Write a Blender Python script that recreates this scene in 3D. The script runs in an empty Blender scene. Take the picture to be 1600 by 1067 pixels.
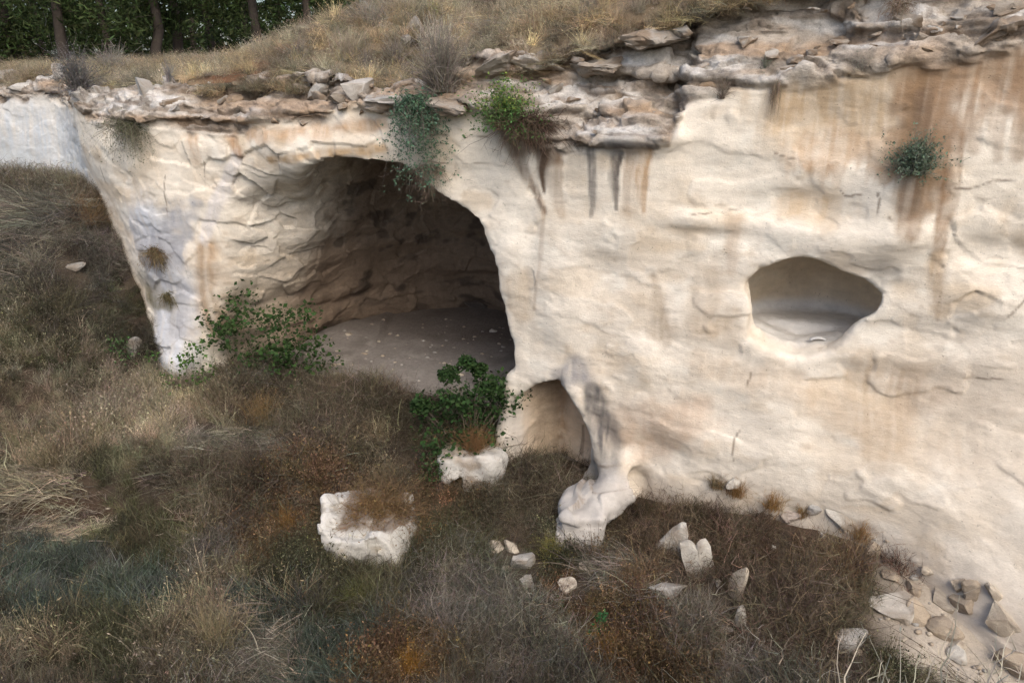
import bpy, bmesh, math, random
import numpy as np
from mathutils import Vector, Matrix

# ------------------------------------------------------------------ camera, sky, sun, exposure
scene = bpy.context.scene
col = scene.collection
PITCH = math.radians(20.0)
FPX = 1155.0                       # focal length in pixels of a 1600 px wide picture
cam_d = bpy.data.cameras.new('camera')
cam = bpy.data.objects.new('camera', cam_d); col.objects.link(cam)
cam.location = (0, 0, 0)
cam.rotation_euler = (math.pi/2 - PITCH, 0, 0)
cam_d.sensor_width = 36.0
cam_d.lens = 36.0*FPX/1600.0
cam_d.clip_start = 0.1; cam_d.clip_end = 600
scene.camera = cam

SUN_EL, SUN_AZ = math.radians(45), math.radians(165)   # azimuth from +Y towards +X: behind the viewer, to the right
world = bpy.data.worlds.new('World'); scene.world = world; world.use_nodes = True
wn = world.node_tree.nodes; wl = world.node_tree.links
sky = wn.new('ShaderNodeTexSky'); sky.sky_type = 'NISHITA'; sky.sun_disc = False
sky.sun_elevation = SUN_EL; sky.sun_rotation = SUN_AZ
sky.air_density = 1.0; sky.dust_density = 3.0; sky.ozone_density = 1.0
wl.new(sky.outputs[0], wn['Background'].inputs[0]); wn['Background'].inputs[1].default_value = 0.13
sd = bpy.data.lights.new('sun', 'SUN'); sun = bpy.data.objects.new('sun', sd); col.objects.link(sun)
sd.energy = 1.2; sd.angle = math.radians(40); sd.color = (1.0, 0.90, 0.76)
sun_dir = Vector((math.sin(SUN_AZ)*math.cos(SUN_EL), math.cos(SUN_AZ)*math.cos(SUN_EL), math.sin(SUN_EL)))
sun.rotation_euler = sun_dir.to_track_quat('Z', 'Y').to_euler()
vs = scene.view_settings
vs.view_transform = 'Standard'; vs.look = 'None'; vs.gamma = 1.0; vs.use_curve_mapping = False
vs.exposure = 0.80
scene.cycles.max_bounces = 5; scene.cycles.diffuse_bounces = 3; scene.cycles.transparent_max_bounces = 4
scene.cycles.adaptive_threshold = 0.025

rng = np.random.default_rng(7)
random.seed(7)

# ------------------------------------------------------------------ maths helpers
TH = math.atan(0.42); CT, ST = math.cos(TH), math.sin(TH)
OY = 18.0
def W(s, n, z):                    # cliff frame (along the face, out of the face, up) to world
    s = np.asarray(s, float); n = np.asarray(n, float); z = np.asarray(z, float)
    return np.stack(np.broadcast_arrays(s*CT - n*ST, OY - s*ST - n*CT, z), -1)
def SN(x, y):
    q = np.asarray(y) - OY
    return x*CT - q*ST, -x*ST - q*CT
def sm(a, b, x):
    t = np.clip((x-a)/(b-a), 0, 1); return t*t*(3-2*t)
def lerp(a, b, t): return a + (b-a)*t
def interp(x, pts):
    p = sorted(pts); return np.interp(x, [q[0] for q in p], [q[1] for q in p])
def gauss(x, c, w): return np.exp(-((x-c)/w)**2)

def _hash(ix, iy, iz, seed):
    h = (ix.astype(np.uint32)*np.uint32(374761393) + iy.astype(np.uint32)*np.uint32(668265263)
         + iz.astype(np.uint32)*np.uint32(2246822519) + np.uint32((seed*3266489917) & 0xffffffff))
    h ^= h >> np.uint32(15); h *= np.uint32(2246822519); h ^= h >> np.uint32(13)
    h *= np.uint32(3266489917); h ^= h >> np.uint32(16)
    return h.astype(np.float32)*np.float32(2/4294967296.0) - np.float32(1)
def vnoise(x, y, z, seed=0):
    x, y, z = np.broadcast_arrays(np.asarray(x, np.float32), np.asarray(y, np.float32), np.asarray(z, np.float32))
    fx, fy, fz = np.floor(x), np.floor(y), np.floor(z)
    ix, iy, iz = fx.astype(np.int32), fy.astype(np.int32), fz.astype(np.int32)
    u, v, w = x-fx, y-fy, z-fz
    u = u*u*u*(u*(u*6-15)+10); v = v*v*v*(v*(v*6-15)+10); w = w*w*w*(w*(w*6-15)+10)
    def H(a, b, c): return _hash(ix+a, iy+b, iz+c, seed)
    x00 = lerp(H(0,0,0), H(1,0,0), u); x10 = lerp(H(0,1,0), H(1,1,0), u)
    x01 = lerp(H(0,0,1), H(1,0,1), u); x11 = lerp(H(0,1,1), H(1,1,1), u)
    return lerp(lerp(x00, x10, v), lerp(x01, x11, v), w)
def fbm(x, y, z, f=1.0, oct=3, seed=0, gain=0.5):
    a, t, tot = 1.0, 0, 0
    for k in range(oct):
        t = t + a*vnoise(np.asarray(x)*f, np.asarray(y)*f, np.asarray(z)*f, seed+17*k); tot += a
        a *= gain; f *= 2.03
    return t/tot
def facets(x, y, z, seed=0):       # tilted planes of broken rock: value per point, and nearness to an edge
    x = np.asarray(x, np.float32); y = np.asarray(y, np.float32); z = np.asarray(z, np.float32)
    ix, iy, iz = (np.floor(a).astype(np.int32) for a in (x, y, z))
    best = np.full(x.shape, 9e9, np.float32); sec = best.copy(); val = np.zeros_like(x)
    for a in (-1, 0, 1):
        for b in (-1, 0, 1):
            for c in (-1, 0, 1):
                jx, jy, jz = ix+a, iy+b, iz+c
                r = [_hash(jx, jy, jz, seed+k) for k in range(3)]
                dx = x-(jx+.5+.45*r[0]); dy = y-(jy+.5+.45*r[1]); dz = z-(jz+.5+.45*r[2])
                d = dx*dx+dy*dy+dz*dz
                v = r[0]*dx + r[1]*dy + r[2]*dz + 0.5*_hash(jx, jy, jz, seed+9)
                m = d < best
                sec = np.where(m, best, np.minimum(sec, d)); val = np.where(m, v, val); best = np.where(m, d, best)
    return val, np.sqrt(sec)-np.sqrt(best)

def ray(px, py):
    a = (px-800)/FPX; b = -(py-533.5)/FPX
    return np.array([a, math.cos(PITCH)+b*math.sin(PITCH), -math.sin(PITCH)+b*math.cos(PITCH)])
def face(px, py, n=0.0):           # where a sight line meets the plane of the cliff face: (s, z)
    r = ray(px, py); rs, rn = r[0]*CT - r[1]*ST, -r[0]*ST - r[1]*CT
    t = (n - OY*CT)/rn
    return OY*ST + rs*t, r[2]*t

# ------------------------------------------------------------------ the land
ZB = [face(*p) for p in [(-200,160),(0,165),(100,178),(170,195),(300,200),(360,208),(450,190),(600,178),(740,180),(800,222),
                         (900,228),(1050,222),(1075,165),(1200,125),(1350,130),(1480,110),(1600,75),(1800,40)]]
ZT = [face(*p, n=-0.6) for p in [(-200,120),(0,118),(100,138),(250,130),(300,118),(420,108),(530,120),(600,140),(700,130),(740,92),(830,72),
                                 (940,38),(1050,0),(1200,-45),(1600,-90),(1900,-110)]]
def zb(s): return interp(s, ZB) + .20*vnoise(np.asarray(s)*.65, 0, 0, 301) + .09*vnoise(np.asarray(s)*2.1, 0, 0, 302)
def zt(s): return interp(s, ZT)

FORE = tuple(ray(1445, 1150)*4.3)
FS, FN = SN(FORE[0], FORE[1])
def recess(s): return 3.0*sm(-13.0, -19.4, s)
def ground_h(s, n, detail=True):
    s = np.asarray(s, float); n = np.asarray(n, float)
    x = s*CT - n*ST; y = OY - s*ST - n*CT
    HL = lerp(-9.05, -10.85, sm(-1.2, 4.8, n))
    HR = lerp(-10.25, -11.15, sm(-0.5, 4.5, n)) + 0.35*sm(2.5, 6, s)*(1-sm(0, 4, n))
    h = lerp(HL, HR, sm(-1.5, 0.2, s + 0.25*(n-0)*sm(0, 3, n)))
    wob = 0.5*vnoise(x*.5, y*.5, 0, 3)
    T = np.where(True, lerp(-11.0, -9.95 + 0.12*np.clip(y-16.3, 0, 9), sm(15.75, 16.5, y+wob+0.03*x)), 0)
    T = lerp(-11.1, T, sm(-3.2, -5.0, x))
    h = np.maximum(h, T)
    Hm = -4.15 - 0.82*np.maximum(0, 24.3-y) - 1.1*np.maximum(0, x+14.2) + 0.10*np.minimum(y-24.3, 3).clip(0)
    k = 0.5; h = np.log(np.exp(np.clip((h+12)/k, -20, 30)) + np.exp(np.clip((Hm+12)/k, -20, 30)))*k - 12
    # the bank on the viewer's side of the hollow
    bank = -11.2 + 0.92*np.maximum(0, n-8.6-3.2*sm(2, -3, s)) + 0.5*fbm(s, n, 0, .4, 2, 31)
    h = np.maximum(h, np.minimum(bank, -1.75 + 0.02*n))
    h = np.maximum(h, FORE[2] + .05 - 1.25*np.hypot(s-FS, n-FN-.25))
    if detail:
        out = sm(-2.2, -0.6, n)
        h = h + (0.16*fbm(s, n, 0, .55, 3, 5) + 0.05*fbm(s, n, 0, 2.5, 2, 8))*out + 0.05*fbm(s, n, 0, .8, 3, 6)*(1-out)
    return h
def hill_h(s, n):
    s = np.asarray(s, float); n = np.asarray(n, float)
    b = np.maximum(0, -n-0.7-recess(s))
    sl = interp(s, [(-30,.04),(-14,.07),(-8,.15),(-3,.30),(0,.42),(3,.5),(10,.5),(20,.5)])
    rise = sl*np.minimum(b, 14) + interp(s, [(-12,.02),(-4,.07)])*np.maximum(0, b-14)
    rise = rise - 0.9*sm(9, 20, b)*sm(-6, -16, s)
    h = zt(s) - 0.05 + rise + 0.95*gauss(s, -7.5, 3.0)*sm(0.3, 3.5, b)*(1-sm(6, 14, b))
    h = h + 0.14*fbm(s, n, 0, .6, 3, 12)*sm(0, 1.5, b) + 0.05*fbm(s, n, 0, 2.2, 2, 14)
    return h

# ------------------------------------------------------------------ the cliff as a solid
def smax(a, b, k):
    h = np.clip(0.5 + 0.5*(a-b)/k, 0, 1); return lerp(b, a, h) + k*h*(1-h)
def smin(a, b, k): return -smax(-a, -b, k)
def poly_sdf(px, pz, poly):        # signed distance to a polygon, inside negative
    d = np.full(px.shape, 9e9); ins = np.zeros(px.shape, bool)
    for i in range(len(poly)):
        ax, az = poly[i]; bx, bz = poly[(i+1) % len(poly)]
        ex, ez = bx-ax, bz-az
        t = np.clip(((px-ax)*ex + (pz-az)*ez)/(ex*ex+ez*ez+1e-9), 0, 1)
        d = np.minimum(d, (px-ax-t*ex)**2 + (pz-az-t*ez)**2)
        c = ((az > pz) != (bz > pz)) & (px < (bx-ax)*(pz-az)/(bz-az+1e-12)+ax)
        ins ^= c
    return np.where(ins, -1, 1)*np.sqrt(d)
def capsule(s, n, z, a, b, ra, rb):
    a = np.array(a); b = np.array(b); e = b-a
    t = np.clip(((s-a[0])*e[0]+(n-a[1])*e[1]+(z-a[2])*e[2])/(e@e), 0, 1)
    return np.sqrt((s-a[0]-t*e[0])**2+(n-a[1]-t*e[1])**2+(z-a[2]-t*e[2])**2) - lerp(ra, rb, t)
def ellip(s, n, z, c, r):
    q = np.sqrt(((s-c[0])/r[0])**2+((n-c[1])/r[1])**2+((z-c[2])/r[2])**2)
    return (q-1)*min(r)
def rbox(s, n, z, c, hs, r, rot=0.0):
    u, v = s-c[0], n-c[1]
    cr, sr = math.cos(rot), math.sin(rot)
    u, v = u*cr+v*sr, -u*sr+v*cr
    q = [np.abs(u)-hs[0]+r, np.abs(v)-hs[1]+r, np.abs(z-c[2])-hs[2]+r]
    return np.sqrt(sum(np.maximum(a, 0)**2 for a in q)) + np.minimum(np.maximum(np.maximum(q[0], q[1]), q[2]), 0) - r

WINDOW = [face(*p) for p in [(1168,442),(1182,424),(1215,410),(1262,403),(1292,411),(1322,430),(1356,443),(1372,458),(1376,472),(1364,489),
                             (1330,512),(1302,536),(1285,544),(1240,545),(1200,532),(1180,508),(1172,470)]]
MOUTH = [face(*p) for p in [(346,600),(338,540),(338,470),(344,380),(354,312),(384,280),(430,268),(500,262),(560,256),(625,258),(662,290),(702,326),(742,345),(760,400),(785,470),(800,540),(801,600),(781,645),(775,760),(346,760)]]
ALCOVE = [face(*p, n=.3) for p in [(772,660),(800,626),(830,606),(872,597),(896,620),(915,650),(922,690),(916,735),(890,800),(780,800),(765,740)]]
CAVE_R = [(-13,6.0),(-9.2,6.15),(-8.3,5.9),(-7,5.65),(-5,5.4),(-3.9,5.0),(-3.3,4.55),(-2.7,3.95),(-2.2,3.35),(-1.85,2.4),(-1.5,0.6)]
CAVE_C = (-4.75, -3.2)
# shallow swells (+) and hollows (-) of the face: pixel, half size in metres, depth
BUMPS = [(1262,325,1.0,.38,-.16),(1345,385,1.05,.42,.24),(1420,365,.55,.30,.15),(1110,345,1.0,.22,.17),(1230,355,.5,.4,.10),(1150,395,.6,.7,-.10),
         (1290,585,1.9,.36,-.10),(960,330,.7,1.4,.06),(1230,640,1.5,.5,.05),(790,420,.5,.9,.10),(890,500,.5,1.2,.08),
         (1080,620,1.2,.5,-.10),(1480,560,1.6,.3,.05),(1450,690,2.2,.4,-.05),(1540,470,.9,.5,.14),(1560,395,.8,.3,-.12),(1060,480,.5,1.0,-.06),
         (1010,560,.4,.6,.09),(700,230,1.0,.35,.06),(560,225,1.3,.22,.08),(440,230,1.2,.3,.08),(1200,230,1.4,.4,.06),(1300,200,1.3,.6,-.14),
         (900,650,.2,.5,.15),(1040,700,.8,.5,-.12),(1330,480,1.2,.3,.05)]
BUMPS = [(*face(b[0], b[1]), *b[2:]) for b in BUMPS]

def n_face(s, z):
    n0 = np.zeros(np.broadcast(s, z).shape)
    # western buttress, and the wall stepping back beyond it
    n0 = n0 + 0.30*gauss(s, -11.4, 1.5)*sm(-8.8, -3, z)
    back = sm(-12.2, -19.0, s + 0.25*(z+5))
    n0 = n0 - 3.0*back + 0.15*back*(-z-1)
    # foot of the buttress spreads
    n0 = n0 + 0.9*gauss(s, -11.5, 1.4)*sm(-6.2, -9.6, z)
    # rounding of the face towards the cave mouth
    n0 = n0 - 0.22*gauss(s, -0.9, 0.9)*sm(-3, -5, z) + 0.10*sm(0.4, 1.2, s)*sm(-9.5, -8.0, z)
    for (cs, cz, ws, wz, d) in BUMPS:
        n0 = n0 + d*np.exp(-(((s-cs)/ws)**2)**1.3 - (((z-cz)/wz)**2)**1.3)
    # batter at the foot, talus to the east
    n0 = n0 + 0.10*np.maximum(0, -6.0-z)*sm(2.5, 5.0, s)
    k = interp(s, [(7.8,0),(8.8,.06),(9.7,.17),(10.8,.40),(11.8,.60),(15,.85)])
    n0 = n0 + k*np.maximum(0, -6.9-z)
    # weathered crust lies back above the chalk, with a lip at its foot
    b = zb(s); up = np.maximum(0, z-b)
    lean = interp(s, [(-20,1.0),(-12,.8),(-5,.55),(0,.45),(3,.75),(12,.80)])
    n0 = n0 - lean*np.maximum(0, up-0.15)
    n0 = n0 + 0.20*gauss(z, b+0.22, 0.20)*interp(s, [(-20,.3),(-8,.35),(-4,.5),(-2,.8),(2,.7),(5,.25),(14,.1)])
    return n0

def cliff_sdf(s, n, z):
    s = np.asarray(s, float); n = np.asarray(n, float); z = np.asarray(z, float)
    n0 = n_face(s, z)
    cr = sm(-0.1, 0.25, z-zb(s))
    # broad uneven relief, finer along the bedding; the crust is far rougher and terraced
    d = n - n0
    d = d - 0.20*fbm(s, n*.6, z*1.3, .35, 2, 1)*(1-.3*cr) - 0.04*fbm(s*.8, n, z*1.5, 1.1, 2, 2)
    tz = z + 0.22*vnoise(s*.5, n*.5, z*.5, 4)
    step = vnoise(s*.35, 0*s, tz*3.2, 21)
    d = d - cr*(0.15*np.clip(step*1.8, -1, 1) + 0.13*fbm(s, n, z*2.0, 1.4, 3, 22))
    # bulge of flowstone under the crust
    a, b = face(978, 212)
    d = smin(d, ellip(s, n, z, (a, 0.10, b), (1.25, .55, .30)), .2)
    # the bell-shaped cave
    R = interp(z, CAVE_R)
    q = np.sqrt((s-CAVE_C[0])**2*np.where(s < CAVE_C[0], lerp(1.75, 3.0, sm(-8, -4, z)), 1.0) + (n-CAVE_C[1])**2) - R
    rel = 0.30*fbm(s, n, z, .55, 3, 41) + 0.09*np.clip(2.2*vnoise(s*.2, n*.2, z*2.0+.5*vnoise(s*.5, n*.5, z, 43), 42), -1, 1)
    q = smax(q + rel, s - lerp(.15, -.42, sm(-6.6, -8.2, z)), .15)
    # the mouth, tapering inwards: its long western wall stands open to the light
    mo = np.maximum(poly_sdf(s, z, MOUTH) + (0.20+(.14+.22*sm(-8, -4, z))*sm(-4, -7, s))*np.maximum(0, -n), -(n+7.5)) + .45*rel*sm(0, -2, n) + .10*vnoise(s*1.2, n, z*2.2, 44)*sm(-3, -5, s)
    q = smin(q, mo, .35)
    kr = lerp(.55, .09, sm(-8.0, -4.0, s))
    d = smax(d, -q, kr)
    # window: a smooth chamber with level floor and a rounded lip
    w2 = poly_sdf(s, z, WINDOW) + .075*fbm(s, n, z, 2.6, 4, 47)
    cs, cz = face(1275, 480)
    ch = (np.sqrt(((s-cs-.08)/1.78)**2 + ((n+.95)/1.75)**2) - 1)*1.6 + .06*fbm(s, n, z, 1.5, 2, 48)
    ch = smax(smax(ch, (z-cz-.82) + .25*((s-cs)/1.5)**2, .45), -5.60 - z + .02*fbm(s, n, 0*z, 2, 2, 49), .06)
    ch = smax(ch, n + .42 + .25*vnoise(s*1.5, n, z*1.5, 46), .12)
    w = np.maximum(w2 + 0.08*np.minimum(n, 0) - .28*np.maximum(0, n+.55)*sm(-4.9, -5.5, z), -(n+1.5))
    w = smin(w, ch, .25)
    w = np.maximum(w, -(n+9))
    d = smax(d, -w, .10)
    # jamb between cave and alcove, then the alcove with a squared back corner
    d = smin(d, capsule(s, n, z, (-.02, -.20, -7.7), (-.22, .0, -10.4), .24, .36) - 0.07*fbm(s, n, z, 1.5, 2, 62), .22)
    a2 = poly_sdf(s, z, ALCOVE)
    al = np.maximum(a2 + 0.06*(-n), -(n + 1.30 - 0.45*(s-1.0)))
    al = np.maximum(al, -(s + 0.02 + .72*n)*.8)
    d = smax(d, -(al + 0.05*vnoise(s, n, z, 51)), .07)
    # buttress running down from beside the alcove to a big block
    e0 = face(893, 590, .05); e1 = face(940, 705, .45); e2 = face(985, 735, .35); e3 = face(905, 815, 1.75)
    bt = capsule(s, n, z, (e0[0], .0, e0[1]), (e1[0], .40, e1[1]), .20, .24)
    bt = smin(bt, capsule(s, n, z, (e1[0]+.1, .25, e1[1]-.2), (e2[0], .35, e2[1]-.4), .36, .5), .25)
    bt = smin(bt, capsule(s, n, z, (e2[0]-.15, .35, e2[1]-.25), (e3[0], 1.55, e3[1]-.05), .48, .50), .12)
    bt = smin(bt, rbox(s, n, z, (e3[0], 1.45, e3[1]-.55), (.55, .72, .95), .14, -.25), .10)
    bt = bt - 0.17*fbm(s, n, z, 1.2, 4, 61)
    d = smin(d, bt, .15)
    # small overhanging rib east of the buttress
    a, b = face(1000, 705)
    rb = capsule(s, n, z, (a-.7, .45, b-.42), (a+.25, .0, b+.12), .26, .16)
    d = smin(d, rb, .16)
    d = smax(d, -ellip(s, n, z, (a+.05, .42, b-.72), (.36, .35, .5)), .12)
    # left foot of the alcove
    # everything ends under the hillside
    d = np.maximum(d, z - (zt(s) + 0.05 + 0.30*sm(0, -1, n)*0 - 0.75*sm(-0.5, -1.3, n+recess(s)) + .15*fbm(s, n, z, 1.2, 2, 23)
                           + interp(s, [(-15,0),(-9,.08),(-3,.22),(0,.36),(3,.42)])*np.maximum(0, -n-.7)*.8 + 0*s))
    return d

def surface_nets(f, lo, hi, h):
    ax = [np.arange(l, u+h, h) for l, u in zip(lo, hi)]
    N = [len(a) for a in ax]
    K = 4                                            # coarse pass first, then only the cells near the surface
    cx = [a[::K] for a in ax]
    Dc = np.asarray(f(*np.meshgrid(*cx, indexing='ij')), np.float32)
    D = Dc
    for k in range(3):
        D = np.repeat(D, K, axis=k)
    D = np.ascontiguousarray(D[:N[0], :N[1], :N[2]])
    Ab = np.abs(Dc) < 1.0
    near = np.zeros_like(Ab)
    S1 = np.sign(Dc)
    for sx in (-1, 0, 1):
        for sy in (-1, 0, 1):
            for sz in (-1, 0, 1):
                near |= np.roll(S1, (sx, sy, sz), (0, 1, 2)) != S1
    near &= Ab
    m = near
    for k in range(3): m = np.repeat(m, K, axis=k)
    m = m[:N[0], :N[1], :N[2]]
    e = np.argwhere(m)
    for i in range(0, len(e), 400000):
        q = e[i:i+400000]
        D[tuple(q.T)] = f(ax[0][q[:, 0]], ax[1][q[:, 1]], ax[2][q[:, 2]])
    ins = D < 0
    cnt = np.zeros([k-1 for k in N], np.uint8)
    for a in (0, 1):
        for b in (0, 1):
            for c in (0, 1):
                cnt += ins[a:N[0]-1+a, b:N[1]-1+b, c:N[2]-1+c]
    cells = np.argwhere((cnt > 0) & (cnt < 8))
    idx = np.full(cnt.shape, -1, np.int32); idx[tuple(cells.T)] = np.arange(len(cells))
    P = np.zeros((len(cells), 3)); C = np.zeros(len(cells))
    ci = cells.T
    corner = lambda a, b, c: D[ci[0]+a, ci[1]+b, ci[2]+c]
    for ax_ in range(3):
        o = [k for k in range(3) if k != ax_]
        for u in (0, 1):
            for v in (0, 1):
                p0 = [0, 0, 0]; p0[o[0]] = u; p0[o[1]] = v; p1 = list(p0); p1[ax_] = 1
                d0, d1 = corner(*p0), corner(*p1)
                m = (d0 < 0) != (d1 < 0)
                t = np.where(m, d0/(d0-d1+1e-12), 0)
                q = np.array(p0, float)[None].repeat(len(cells), 0); q[:, ax_] = t
                P += q*m[:, None]; C += m
    P = (cells + P/C[:, None])*h + np.array(lo)
    faces = []
    for ax_ in range(3):
        sl0 = [slice(None)]*3; sl1 = [slice(None)]*3
        sl0[ax_] = slice(0, -1); sl1[ax_] = slice(1, None)
        a, b = ins[tuple(sl0)], ins[tuple(sl1)]
        o = [k for k in range(3) if k != ax_]
        e = np.argwhere(a != b)
        e = e[(e[:, o[0]] > 0) & (e[:, o[1]] > 0) & (e[:, o[0]] < N[o[0]]-1) & (e[:, o[1]] < N[o[1]]-1)]
        fl = a[tuple(e.T)]
        def g(du, dv):
            q = e.copy(); q[:, o[0]] += du; q[:, o[1]] += dv; return idx[tuple(q.T)]
        Q = np.stack([g(-1,-1), g(0,-1), g(0,0), g(-1,0)], 1)
        flip = fl if ax_ != 1 else ~fl
        Q[~flip] = Q[~flip][:, ::-1]
        faces.append(Q)
    return P, np.concatenate(faces)
def prune(P, Q, keep):             # keep faces whose four corners are kept
    Q = Q[keep[Q].any(1)]
    used = np.unique(Q); m = np.full(len(P), -1, np.int64); m[used] = np.arange(len(used))
    return P[used], m[Q]
def subdivide(P, Q):
    n = len(P)
    E = np.stack([Q, np.roll(Q, -1, 1)], -1).reshape(-1, 2); E.sort(1)
    key = E[:, 0].astype(np.int64)*n + E[:, 1]
    u, first, inv = np.unique(key, return_index=True, return_inverse=True)
    M = P[E[first]].mean(1); F = P[Q].mean(1)
    # pull the old corners a little towards their neighbours: smooths the net
    acc = np.zeros_like(P); c = np.zeros(n)
    for k in range(4):
        for ch in range(3): acc[:, ch] += np.bincount(Q[:, k], F[:, ch], n)
        c += np.bincount(Q[:, k], minlength=n)
    P2 = lerp(P, acc/np.maximum(c, 1)[:, None], .35)
    mi = n + inv.reshape(-1, 4); fi = n + len(M) + np.arange(len(Q))
    Q2 = np.concatenate([np.stack([Q[:, k], mi[:, k], fi, mi[:, k-1]], 1) for k in range(4)])
    return np.concatenate([P2, M, F]), Q2
def normals(P, Q):
    nf = np.cross(P[Q[:, 2]]-P[Q[:, 0]], P[Q[:, 3]]-P[Q[:, 1]])
    N = np.zeros_like(P)
    for k in range(4):
        for ch in range(3): N[:, ch] += np.bincount(Q[:, k], nf[:, ch], len(P))
    return N/np.maximum(np.linalg.norm(N, axis=1), 1e-9)[:, None]

# ------------------------------------------------------------------ object helpers
def tag(o, label=None, cat=None, group=None, kind=None):
    if label: o['label'] = label
    if cat: o['category'] = cat
    if group: o['group'] = group
    if kind: o['kind'] = kind
    return o
def mesh_obj(name, P, F, mat, parent=None, colors=None, smooth=True, alpha=0.0):
    me = bpy.data.meshes.new(name)
    P = np.asarray(P, np.float32); F = np.asarray(F, np.int32); k = F.shape[1]
    me.vertices.add(len(P)); me.vertices.foreach_set('co', P.ravel())
    me.loops.add(F.size); me.loops.foreach_set('vertex_index', F.ravel())
    me.polygons.add(len(F)); me.polygons.foreach_set('loop_start', np.arange(0, F.size, k, dtype=np.int32))
    me.update(calc_edges=True)
    if colors is not None:
        at = me.attributes.new('col', 'FLOAT_COLOR', 'POINT')
        c = np.ones((len(P), 4), np.float32); c[:, :3] = colors; c[:, 3] = alpha; at.data.foreach_set('color', c.ravel())
    if smooth: me.polygons.foreach_set('use_smooth', np.ones(len(F), bool))
    me.materials.append(mat)
    o = bpy.data.objects.new(name, me); col.objects.link(o)
    if parent: o.parent = parent
    return o
def empty(name, loc, label, cat, group=None):
    o = bpy.data.objects.new(name, None); col.objects.link(o); o.location = loc; o.empty_display_size = .2
    return tag(o, label, cat, group)

def new_mat(name, rough=.95):
    m = bpy.data.materials.new(name); m.use_nodes = True
    b = m.node_tree.nodes['Principled BSDF']; b.inputs['Roughness'].default_value = rough
    if 'Specular IOR Level' in b.inputs: b.inputs['Specular IOR Level'].default_value = .2
    return m, m.node_tree.nodes, m.node_tree.links, b
def nd(nodes, t, **kw):
    n = nodes.new(t)
    for k, v in kw.items(): setattr(n, k, v)
    return n
def rock_material(name, bump=.7, grain=.16, base=None, scale=1.0, bedding=0.0):
    m, N, L, b = new_mat(name)
    if base is None:
        a = nd(N, 'ShaderNodeAttribute', attribute_name='col'); src = a.outputs['Color']; rg = a.outputs['Alpha']
    else:
        a = nd(N, 'ShaderNodeRGB'); a.outputs[0].default_value = (*base, 1); src = a.outputs[0]; rg = None
    tc = nd(N, 'ShaderNodeTexCoord')
    def noise(sx, sy, sz, sc, det=8, ro=.65):
        mp = nd(N, 'ShaderNodeMapping'); mp.inputs['Scale'].default_value = (sx*scale, sy*scale, sz*scale)
        mp.inputs['Rotation'].default_value = (0, 0, TH)
        L.new(tc.outputs['Object'], mp.inputs[0])
        n = nd(N, 'ShaderNodeTexNoise'); n.inputs['Scale'].default_value = sc; n.inputs['Detail'].default_value = det; n.inputs['Roughness'].default_value = ro
        L.new(mp.outputs[0], n.inputs[0]); return n.outputs[0]
    def math_(op, x, y):
        q = nd(N, 'ShaderNodeMath', operation=op)
        for k, v in enumerate((x, y)):
            if isinstance(v, (int, float)): q.inputs[k].default_value = v
            else: L.new(v, q.inputs[k])
        return q.outputs[0]
    n1 = noise(1, 1, 1.5, 5, 9, .68); n2 = noise(1, 1, 1.3, 26, 6, .7); n3 = noise(1, 1, 1, 70, 4, .6)
    tot = math_('ADD', math_('MULTIPLY', math_('SUBTRACT', n1, .5), 2.2), math_('ADD', math_('MULTIPLY', math_('SUBTRACT', n2, .5), 1.7), math_('MULTIPLY', math_('SUBTRACT', n3, .5), 1.2)))
    h = n1
    if bedding:
        nb = noise(.5, .5, 6, 1.6, 4, .5); nv = noise(5, 5, .5, 1.6, 3, .5)
        tot = math_('ADD', tot, math_('ADD', math_('MULTIPLY', math_('SUBTRACT', nb, .5), 2.0*bedding), math_('MULTIPLY', math_('SUBTRACT', nv, .5), 2.0*bedding)))
        h = math_('ADD', n1, math_('MULTIPLY', nb, .12))
    k = math_('MULTIPLY', tot, grain) if rg is None else math_('MULTIPLY', tot, math_('ADD', grain, math_('MULTIPLY', rg, .42)))
    f = math_('MAXIMUM', math_('ADD', k, 1.0), .25)
    # sparse small pits
    pit = nd(N, 'ShaderNodeMapRange'); pit.inputs[1].default_value = .295; pit.inputs[2].default_value = .34; pit.inputs[3].default_value = .55; pit.inputs[4].default_value = 1.0
    L.new(noise(1, 1, 1, 11, 3, .8), pit.inputs[0]); f = math_('MULTIPLY', f, pit.outputs[0])
    vm = nd(N, 'ShaderNodeVectorMath', operation='SCALE'); L.new(src, vm.inputs[0]); L.new(f, vm.inputs['Scale'])
    L.new(vm.outputs[0], b.inputs['Base Color'])
    b1 = nd(N, 'ShaderNodeBump'); b1.inputs['Strength'].default_value = .42*bump; b1.inputs['Distance'].default_value = .09
    b2 = nd(N, 'ShaderNodeBump'); b2.inputs['Strength'].default_value = .55*bump; b2.inputs['Distance'].default_value = .03
    L.new(h, b1.inputs['Height']); L.new(n2, b2.inputs['Height']); L.new(b1.outputs[0], b2.inputs['Normal'])
    L.new(b2.outputs[0], b.inputs['Normal'])
    if rg is not None: L.new(math_('ADD', .42*bump, math_('MULTIPLY', rg, .5)), b1.inputs['Strength'])
    return m
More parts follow.
